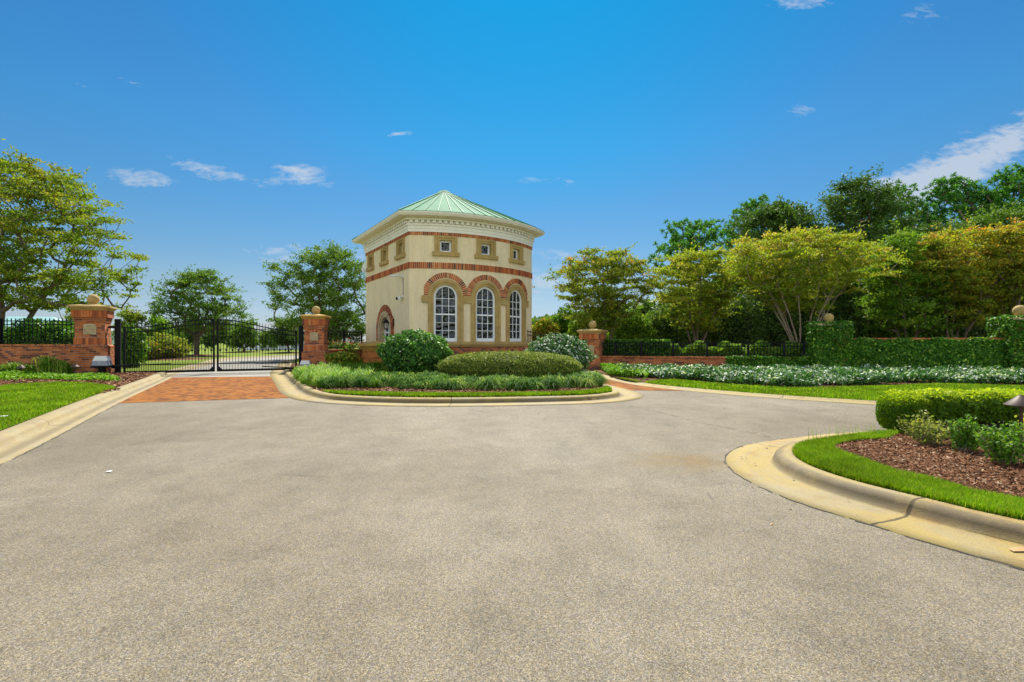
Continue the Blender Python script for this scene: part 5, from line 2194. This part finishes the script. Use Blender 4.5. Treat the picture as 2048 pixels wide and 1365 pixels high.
def trunk_mesh(nodes, par, rad, m, parent, sides=6, base_flare=1.3):
    b = MB()
    for i in range(1, len(nodes)):
        j = par[i]
        ra = rad[j] if j > 0 else rad[i] * base_flare
        ra = min(ra, rad[i] * 1.6)
        s = sides if rad[i] > .03 else 4
        b.tube([nodes[j], nodes[i]], [ra, rad[i]], s, cap=False)
        if rad[i] > .05:
            b.tube([nodes[i] - (nodes[i] - nodes[j]).normalized() * .01, nodes[i] + (nodes[i] - nodes[j]).normalized() * rad[i] * .5], [rad[i], rad[i] * .8], s, cap=False)
    return b.build('trunk', m, parent, smooth=True)


def crown_pts(n, cx, cy, z0, z1, rx, ry, prof, hollow=.5, seed=None):
    """cluster centres inside a crown with radius profile prof(h in 0..1)"""
    out = []
    while len(out) < n:
        h = RNG.uniform(0, 1)
        a = RNG.uniform(0, 2 * math.pi)
        q = RNG.uniform(0, 1)
        rr_ = (hollow + (1 - hollow) * q) ** .8 if RNG.uniform() < .75 else q ** .5
        pr_ = prof(h) * (1 + .12 * math.sin(3 * a + h * 5) + .08 * math.sin(7 * a + 3))
        if RNG.uniform() > pr_ + .15:
            continue
        out.append(Vector((cx + rx * pr_ * rr_ * math.cos(a), cy + ry * pr_ * rr_ * math.sin(a), z0 + (z1 - z0) * h)))
    return out


def P_vase(h):      # crape myrtle: widening upwards, domed top
    return min(1, .45 + 1.0 * h) if h < .55 else math.sqrt(max(0.0, 1 - ((h - .55) / .47) ** 2))


def P_umb(h):       # umbrella
    return math.sqrt(max(.0, 1 - ((h - .30) / .72) ** 2)) if h > .30 else .72 + .28 * h / .30


def P_fan(h):      # narrow over the stems, widest above the middle, shallow dome
    return min(1.0, .28 + 1.35 * h) if h < .56 else math.sqrt(max(.0, 1 - ((h - .56) / .50) ** 2))


def P_oval(h):
    return math.sqrt(max(0.0, 1 - ((h - .42) / .60) ** 2))


def P_cone(h):
    return max(.12, (1 - h) ** .7)


def tree(name, px, Y, x0, x1, ytop, ybot, m, label, cat='tree', stems=5, ncl=110, per=150, lsize=.13, flat=.30, crad=.52, prof=P_vase, bark='bark', z0=.08, ry=None, stem_h=.45, spread=.5, tint_up=.0, group='trees', tip=.012, thick=1.0, hollow=.45, aspect=.5, bias=.7, topk=0.0, shoots=.07):
    """px = photo column of the trunk foot, x0..x1 and ytop..ybot = extent of the crown in the photo"""
    bx = PX(px, Y)
    cx, rx = (PX(x0, Y) + PX(x1, Y)) / 2, (PX(x1, Y) - PX(x0, Y)) / 2
    zt, zb = ZP(ytop, Y), max(ZP(ybot, Y), .25)
    ry = rx * .8 if ry is None else ry
    r = empty(name, (bx, Y, z0))
    tag(r, label, cat, group)
    cl = crown_pts(ncl, cx, Y, zb + crad * flat, zt - crad * flat * 1.2, max(rx - crad * .8, .2), max(ry - crad * .6, .2), prof, hollow)
    st = []
    base = Vector((bx, Y, z0 - .05))
    zs = zb + (zt - zb) * stem_h
    for i in range(stems):
        a = i * 2 * math.pi / stems + RNG.uniform(-.4, .4)
        s = 0 if stems == 1 else spread
        tx, ty = (cx + rx * s * math.cos(a)) * .85 + bx * .15, Y + ry * s * math.sin(a)
        f0 = Vector((bx + (.12 * math.cos(a) if stems > 1 else 0), Y + (.12 * math.sin(a) if stems > 1 else 0), z0 + .15))
        pl = [f0]
        for k in range(1, 6):
            f = k / 5
            pl.append(Vector((f0.x + (tx - f0.x) * f ** 1.35 + RNG.normal() * .035, f0.y + (ty - f0.y) * f ** 1.35 + RNG.normal() * .035, f0.z + (zs - f0.z) * f)))
        st.append(pl)
    nodes, par, rad = grow(base, st, cl, tip=tip, thick=thick)
    trunk_mesh(nodes, par, rad, M[bark], r)
    n = ncl * per
    Cn = np.array([tuple(c) for c in cl])
    sz = RNG.uniform(.65, 1.25, ncl)
    idx = np.repeat(np.arange(ncl), per)
    # leaves sit on small sprays radiating through each cluster
    q = RNG.normal(size=(n, 3))
    q = unit(q) * (RNG.uniform(0, 1, n) ** .45)[:, None]
    ns_ = 7
    spr = unit(RNG.normal(size=(ncl, ns_, 3)) * [1, 1, .5] + [0, 0, .15])
    sid = RNG.integers(0, ns_, n)
    along = spr[idx, sid]
    slen = np.where(RNG.uniform(0, 1, (ncl, ns_)) < shoots, RNG.uniform(1.4, 2.3, (ncl, ns_)), 1.0)
    spr_l = slen[idx, sid]
    along = unit(along + np.where(spr_l > 1.2, .55, 0)[:, None] * np.array([0, 0, 1.0]))
    q = along * (RNG.uniform(.15, 1.15, n) * spr_l)[:, None] * .75 + q * (.42 / spr_l ** .6)[:, None]
    q *= np.stack([np.ones(n), np.ones(n), np.where(spr_l > 1.2, max(.8, flat * 1.5), flat * 1.5)], 1) * crad
    P = Cn[idx] + q * sz[idx][:, None]
    P[:, 2] = np.maximum(P[:, 2], z0 + .02)
    up = np.tile([0, 0, 1.0], (n, 1))
    hrel = np.clip((P[:, 2] - zb) / (zt - zb), 0, 1)
    ctint = RNG.uniform(0, 1, ncl)
    T = np.clip(.45 * RNG.uniform(0, 1, n) + .35 * ctint[idx] + tint_up * hrel * .5 + .06, 0, 1)
    V, F, TT = leaves(P, np.full(n, lsize), aspect, up, bias, tint=T, along=along)
    npmesh('crown', V, F, TT, m, r)
    return r


def bush(name, px, Y, x0, x1, ytop, n, size, m, label, lump=.16, depth=.35, group=None, z_eq=.5, power=2.0, ry=None, core=.62):
    rx = (PX(x1, Y) - PX(x0, Y)) / 2
    return shrub(name, (PX(x0, Y) + PX(x1, Y)) / 2, Y, .06, rx, ry or rx * .8, ZP(ytop, Y) - .06, n, size, m, label, lump=lump, depth=depth, z_eq=z_eq, power=power, group=group, core=core, bw=.7)


# left side
tree('crape_myrtle', 8, 23, -190, 276, 312, 622, M['crape'], 'large crape myrtle with spreading orange green crown at the left edge', stems=8, ncl=480, per=130, lsize=.125, flat=.30, crad=.62, prof=P_umb, tint_up=.30, spread=.62, stem_h=.50, thick=.85, hollow=.15)
tree('crape_myrtle', 150, 34, 92, 215, 592, 670, M['crape_y'], 'small thin crape myrtle behind the tall left gate pillar', stems=4, ncl=42, per=110, lsize=.14, flat=.4, crad=.5, tint_up=.3)
tree('crape_myrtle', 262, 38, 226, 300, 612, 690, M['crape'], 'small crape myrtle behind the left gate post', stems=4, ncl=50, per=130, lsize=.16, flat=.5, crad=.6, prof=P_oval, tint_up=.2)
tree('small_tree', 318, 44, 290, 348, 624, 700, M['liriope_y'], 'yellow green young tree seen over the left gate leaf', stems=3, ncl=55, per=120, lsize=.18, flat=.6, crad=.6, prof=P_oval)
tree('oak_tree', 393, 41, 300, 497, 536, 668, M['oak'], 'spreading oak with single trunk in a mulch ring behind the left gate leaf', stems=1, ncl=230, per=110, lsize=.15, flat=.40, crad=.66, prof=P_umb, stem_h=.35, thick=1.1, hollow=.1, shoots=.2)
tree('oak_tree', 655, 36, 528, 775, 488, 690, M['oak'], 'tall dense live oak behind the right gate pillar', stems=3, ncl=360, per=120, lsize=.14, flat=.5, crad=.62, prof=P_oval, stem_h=.6, spread=.3, thick=.9, hollow=.1, shoots=.28)
tree('small_tree', 487, 56, 452, 524, 640, 700, M['oak'], 'small tree in a mulch ring seen through the right gate leaf', stems=1, ncl=60, per=110, lsize=.22, flat=.5, crad=.75, prof=P_umb)
tree('small_tree', 577, 52, 536, 612, 632, 698, M['oakd'], 'small dark tree in a mulch ring near the right gate pillar', stems=1, ncl=70, per=110, lsize=.20, flat=.5, crad=.75, prof=P_umb)
tree('small_tree', 535, 66, 512, 560, 660, 706, M['oak'], 'little grey green tree between the two mulch ringed trees', stems=2, ncl=34, per=90, lsize=.24, flat=.6, crad=.7, prof=P_oval)
bush('tall_shrub', 262, 22.5, 236, 290, 652, 7000, .10, M['shrub'], 'tall dark green shrub right behind the left end of the gate', z_eq=.55)
bush('tall_shrub', 330, 33, 282, 372, 668, 8000, .13, M['crape_y'], 'wide olive shrub mass seen through the left gate leaf', z_eq=.45)
bush('tall_shrub', 300, 31.5, 268, 322, 680, 3500, .12, M['crape_o'], 'tawny shrub left of the wide olive shrub', z_eq=.5)
# mulch rings
for (px_, Yr, rr_) in ((393, 41, 2.2), (487, 56, 2.2), (577, 52, 2.4), (330, 33, 2.6)):
    b = MB()
    b.lathe([(rr_, .10), (rr_ * .7, .16), (.01, .24)], 24, (PX(px_, Yr), Yr, 0))
    tag(b.build('mulch_ring', M['mulch']), kind='structure')
# hedge behind the left fence
Vs = []
n = 52000
X_ = RNG.uniform(-30, -15.3, n)
hz = 1.75 + .18 * np.sin(X_ * 2.1) + .12 * np.sin(X_ * 5.3 + 1)
f_ = RNG.uniform(0, 1, n) ** .8
yy_ = 18.75 + RNG.normal(0, .22, n)
P = np.column_stack([X_, yy_, .1 + hz * f_])
npl = npmesh('tall_hedge', *leaves(P, np.full(n, .11), .6, np.tile([0, -.4, 1.0], (n, 1)), .4), M['ivy'], origin=(-22, 18.8, .1))
tag(npl, 'tall leafy hedge standing behind the iron fence at left', 'hedge')

# far tree line across the field
LB_ = ['far dark green tree at the left end of the distant tree line', 'second far tree of the distant line, behind the olive shrub']
k = 0
for i, px_ in enumerate(range(352, 640, 17)):
    Yt = 92 + 10 * math.sin(i * 2.3)
    hw = 13 + 4 * math.sin(i * 1.7)
    tree('field_tree', px_, Yt, px_ - hw, px_ + hw, 644 + 12 * math.sin(i * 1.9 + 1), 696, M['oakd' if i % 3 else 'oak'], 'far broadleaf tree in the distant line across the field', stems=1, ncl=24, per=110, lsize=.55, flat=.8, crad=1.3, prof=P_oval, hollow=.0, group='trees of the distant line', z0=.1)

# right side: crape myrtles
tree('crape_myrtle', 1210, 27, 1078, 1325, 498, 672, M['crape'], 'many stemmed crape myrtle behind the exit pillar', stems=7, ncl=270, per=125, lsize=.12, flat=.26, crad=.60, prof=P_fan, tint_up=.45, spread=.55, thick=.48, hollow=.15, stem_h=.55)
tree('crape_myrtle', 1393, 27, 1275, 1520, 500, 668, M['crape_y'], 'yellowish crape myrtle behind the middle of the iron fence', stems=7, ncl=270, per=125, lsize=.12, flat=.26, crad=.60, prof=P_fan, tint_up=.35, spread=.5, thick=.48, hollow=.15, stem_h=.6)
tree('crape_myrtle', 1603, 23.5, 1430, 1775, 462, 625, M['crape_y'], 'broad fan shaped crape myrtle with pale bare stems, left of the ivy pillar', stems=15, ncl=370, per=130, lsize=.11, flat=.22, crad=.60, prof=P_fan, tint_up=.5, bark='bark_pale', spread=.55, thick=.36, hollow=.2, stem_h=.35)
tree('spreading_tree', 1815, 25, 1705, 1925, 462, 665, M['maple'], 'bright green tree behind the ivy wall, right of the fan shaped one', stems=5, ncl=230, per=140, lsize=.13, flat=.32, crad=.58, prof=P_umb, tint_up=.3, spread=.5, thick=.48, stem_h=.45)
tree('crape_myrtle', 1905, 24, 1812, 2060, 452, 660, M['crape_o'], 'orange tinted crape myrtle behind the right part of the ivy wall', stems=8, ncl=330, per=130, lsize=.115, flat=.26, crad=.60, prof=P_fan, tint_up=.45, spread=.5, thick=.48, stem_h=.45)
tree('crape_myrtle', 2020, 23, 1950, 2190, 440, 650, M['crape_o'], 'orange tinted crape myrtle cut by the right edge', stems=8, ncl=310, per=130, lsize=.115, flat=.26, crad=.60, prof=P_fan, tint_up=.5, spread=.5, thick=.48, stem_h=.45)
# darker trees behind
tree('oak_tree', 1545, 33, 1435, 1680, 398, 690, M['oakd'], 'dark oak rising behind the fan shaped crape myrtle, left one', stems=2, ncl=330, per=150, lsize=.16, flat=.55, crad=.8, prof=P_oval, stem_h=.5, spread=.2, hollow=.2, shoots=.2)
tree('oak_tree', 1700, 32, 1590, 1835, 352, 700, M['oakd'], 'tallest grey green oak behind the fan shaped crape myrtle', stems=2, ncl=440, per=150, lsize=.16, flat=.55, crad=.8, prof=P_oval, stem_h=.6, spread=.2, hollow=.2, shoots=.25)
tree('oak_tree', 1990, 34, 1865, 2150, 405, 700, M['oak'], 'oak between the orange crape myrtles and the tall pines', stems=2, ncl=330, per=140, lsize=.17, flat=.55, crad=.85, prof=P_oval, stem_h=.5, spread=.2, shoots=.2)
tree('oak_tree', 1840, 34, 1750, 1940, 440, 700, M['oakd'], 'dark oak filling the gap behind the bright green tree', stems=2, ncl=260, per=130, lsize=.17, flat=.6, crad=.9, prof=P_oval, stem_h=.5, spread=.2, shoots=.2)


def pine(px, Y, x0, x1, ytop, ybot, ncl, label, seed=0, per=110):
    bx = PX(px, Y)
    cx, rx = (PX(x0, Y) + PX(x1, Y)) / 2, (PX(x1, Y) - PX(x0, Y)) / 2
    zt, zb = ZP(ytop, Y), ZP(ybot, Y)
    r = empty('pine_tree', (bx, Y, .06))
    tag(r, label, 'pine tree', 'pines behind the garden trees')
    cl = crown_pts(ncl, cx, Y, zb, zt - .3, rx * .92, rx * .7, P_oval, .25)
    pl = [Vector((bx + (cx - bx) * k / 8 + RNG.normal() * .06, Y, .1 + (zb + (zt - zb) * .8) * k / 8)) for k in range(1, 9)]
    nodes, par, rad = grow(Vector((bx, Y, 0)), [pl], cl, tip=.022, thick=1.3, up=.5)
    trunk_mesh(nodes, par, rad, M['bark'], r)
    n = ncl * per
    idx = np.repeat(np.arange(ncl), per)
    Cn = np.array([tuple(c) for c in cl])
    # each cluster = several needle tufts
    nt_ = 7
    tc_ = Cn[:, None, :] + RNG.normal(0, 1, (ncl, nt_, 3)) * [.38, .38, .17]
    tid = RNG.integers(0, nt_, n)
    c = tc_[idx, tid]
    d = unit(RNG.normal(size=(n, 3)) + [0, 0, .45])
    side = unit(np.cross(d, RNG.normal(size=(n, 3))))
    L = RNG.uniform(.16, .30, n)[:, None]
    w = .028
    V = np.empty((n, 4, 3))
    V[:, 0] = c - side * w * .6
    V[:, 1] = c + side * w * .6
    V[:, 2] = c + d * L + side * w
    V[:, 3] = c + d * L - side * w
    T = np.repeat(np.clip(RNG.uniform(0, .8, n) + .2 * (d[:, 2] > .3), 0, 1), 4)
    npmesh('crown', V.reshape(-1, 3), np.arange(n * 4).reshape(n, 4), T, M['pine'], r)
    return r


pine(1390, 40, 1300, 1470, 434, 545, 75, 'open pine above the two left crape myrtles', per=170)
pine(1535, 46, 1450, 1580, 396, 540, 95, 'pine peeping out left of the tall oaks', per=170)
pine(1795, 44, 1730, 1870, 372, 520, 100, 'pine between the tallest oak and the big right pines', per=170)
pine(1905, 42, 1835, 1985, 352, 500, 130, 'big spreading pine near the right edge', per=170)
pine(2020, 40, 1950, 2110, 336, 500, 130, 'tallest pine cut by the right edge', per=170)

# understory behind the fence, individually
US = [(1065, 1118, 640, 30, 'crape_o', 'shrub with orange red blossoms between the house and the exit pillar'),
      (1100, 1160, 618, 31, 'shrub', 'dark green shrub left of the exit pillar'),
      (1140, 1205, 630, 29, 'maple', 'pale green shrub right behind the exit pillar'),
      (1225, 1300, 622, 31, 'maple', 'light green shrub between the two left crape myrtles'),
      (1285, 1365, 612, 32, 'oak', 'olive shrub left of the yellowish crape myrtle'),
      (1350, 1440, 618, 31, 'oak', 'dense shrub behind the yellowish crape myrtle'),
      (1425, 1520, 590, 30, 'oakd', 'dark shrub between yellowish and fan shaped crape myrtles'),
      (1500, 1600, 580, 31, 'oakd', 'dark shrub behind the left side of the fan shaped stems'),
      (1590, 1690, 575, 31, 'oakd', 'dark shrub behind the right side of the fan shaped stems'),
      (1670, 1760, 590, 30, 'oakd', 'dark shrub behind the left part of the ivy wall'),
      (1745, 1830, 620, 29.5, 'maple', 'green shrub under the bright green tree'),
      (1820, 1900, 632, 29, 'oak', 'olive shrub behind the middle of the ivy wall'),
      (1890, 1985, 615, 29, 'oakd', 'dark shrub between the orange crape myrtles'),
      (1975, 2080, 605, 29, 'oak', 'olive shrub behind the right ivy pillar')]
for (a_, c_, yt_, Yv, mm_, lab) in US:
    bush('understory_shrub', 0, Yv, a_ - 6, c_ + 6, yt_, 9500, .15, M[mm_], lab, lump=.14, depth=.40, group='shrubs behind the right fence and wall', z_eq=.5)
# low clipped hedge right of the exit pillar, and low plants behind the railing
n = 22000
t_ = RNG.uniform(0, 1, n)
P = np.column_stack([4.0 + 2.8 * t_ + RNG.normal(0, .05, n), 23.35 - 1.1 * t_ + RNG.uniform(-.25, .25, n), .1 + 1.22 * RNG.uniform(0, 1, n) ** .7])
tag(npmesh('clipped_hedge', *leaves(P, np.full(n, .08), .6, np.tile([0, -.3, 1.0], (n, 1)), .6), M['ivy'], origin=(5.4, 22.8, .1)), 'dark clipped hedge directly behind the fence beside the exit pillar', 'hedge')
n = 34000
t_ = RNG.uniform(0, 1, n)
hh_ = .98 + .14 * np.sin(t_ * 31) + .10 * np.sin(t_ * 77)
P = np.column_stack([6.6 + 5.6 * t_, 22.6 - 2.2 * t_ + RNG.uniform(-.3, .5, n), .06 + hh_ * RNG.uniform(0, 1, n) ** .7])
tag(npmesh('low_plants', *leaves(P, np.full(n, .10), .55, np.tile([0, -.2, 1.0], (n, 1)), .6), M['liriope_y'], origin=(9.5, 21.5, .06)), 'leafy low plants behind the iron fence, left of the ivy pillar', 'ground cover', kind='stuff')
# far wood closing the view behind the shrubs at right
n = 70000
X_ = RNG.uniform(1.5, 70, n)
hz = 6.0 + 1.6 * np.sin(X_ * .35) + .9 * np.sin(X_ * 1.1 + 2)
hz = np.where(X_ < 14, 3.2 + (X_ - 1.5) * .16, hz)
P = np.column_stack([X_, 52 + RNG.normal(0, 1.6, n), .1 + hz * RNG.uniform(0, 1, n) ** .8])
tag(npmesh('far_wood', *leaves(P, np.full(n, .75), .6, np.tile([0, -.3, .8], (n, 1)), .5), M['oakd']), 'dense dark wood far behind the garden trees at right', 'wood', kind='stuff')


# ------------------------------------------------------------------ houses far off
def house_far(cx, Y, w, d, h, rz, roofm, label, porch=False):
    r = empty('house', (cx, Y, .1), rz)
    tag(r, label, 'house')
    b = MB()
    b.box((0, 0, h / 2), (w, d, h))
    b.build('wall', M['siding'], r, local=True)
    b = MB()
    rh = h * .45
    e = .5
    A = [(-w / 2 - e, -d / 2 - e, h), (w / 2 + e, -d / 2 - e, h), (w / 2 + e, d / 2 + e, h), (-w / 2 - e, d / 2 + e, h)]
    R0, R1 = (-w / 4, 0, h + rh), (w / 4, 0, h + rh)
    b.face([A[0], A[1], R1, R0])
    b.face([A[1], A[2], R1])
    b.face([A[2], A[3], R0, R1])
    b.face([A[3], A[0], R0])
    b.face([A[3], A[2], A[1], A[0]])
    b.build('roof', roofm, r, local=True)
    nn_ = int(w / 2.6)
    for fl in range(2 if h > 4.5 else 1):
        for i in range(nn_):
            x = (i + .5 - nn_ / 2) * 2.5
            b = MB()
            b.box((x, -d / 2 - .02, 1.5 + fl * 2.8), (1.1, .06, 1.5))
            wo = b.build('window', M['white'], r, local=True)
            b = MB()
            b.box((x, -d / 2 - .06, 1.5 + fl * 2.8), (.85, .03, 1.25))
            b.build('pane', M['glass'], wo, local=True)
    if porch:
        b = MB()
        b.box((0, -d / 2 - 1.4, 2.75), (w * .8, 2.6, .25))
        b.build('porch_roof', M['white'], r, local=True)
        for i in range(6):
            b = MB()
            b.box((w * .38 * (i / 2.5 - 1), -d / 2 - 2.5, 1.3), (.3, .3, 2.6))
            b.build('column', M['white'], r, local=True)


house_far(PX(585, 80), 80, 11, 8, 3.1, -.2, M['shingle'], 'white house with columned porch far away near the right gate pillar', True)
house_far(PX(62, 62), 62, 8.5, 7, 2.9, .3, M['teal'], 'house with teal roof showing above the left fence')
house_far(PX(128, 66), 66, 9, 7, 2.6, .3, M['shingle'], 'house with grey roof just left of the tall gate pillar')
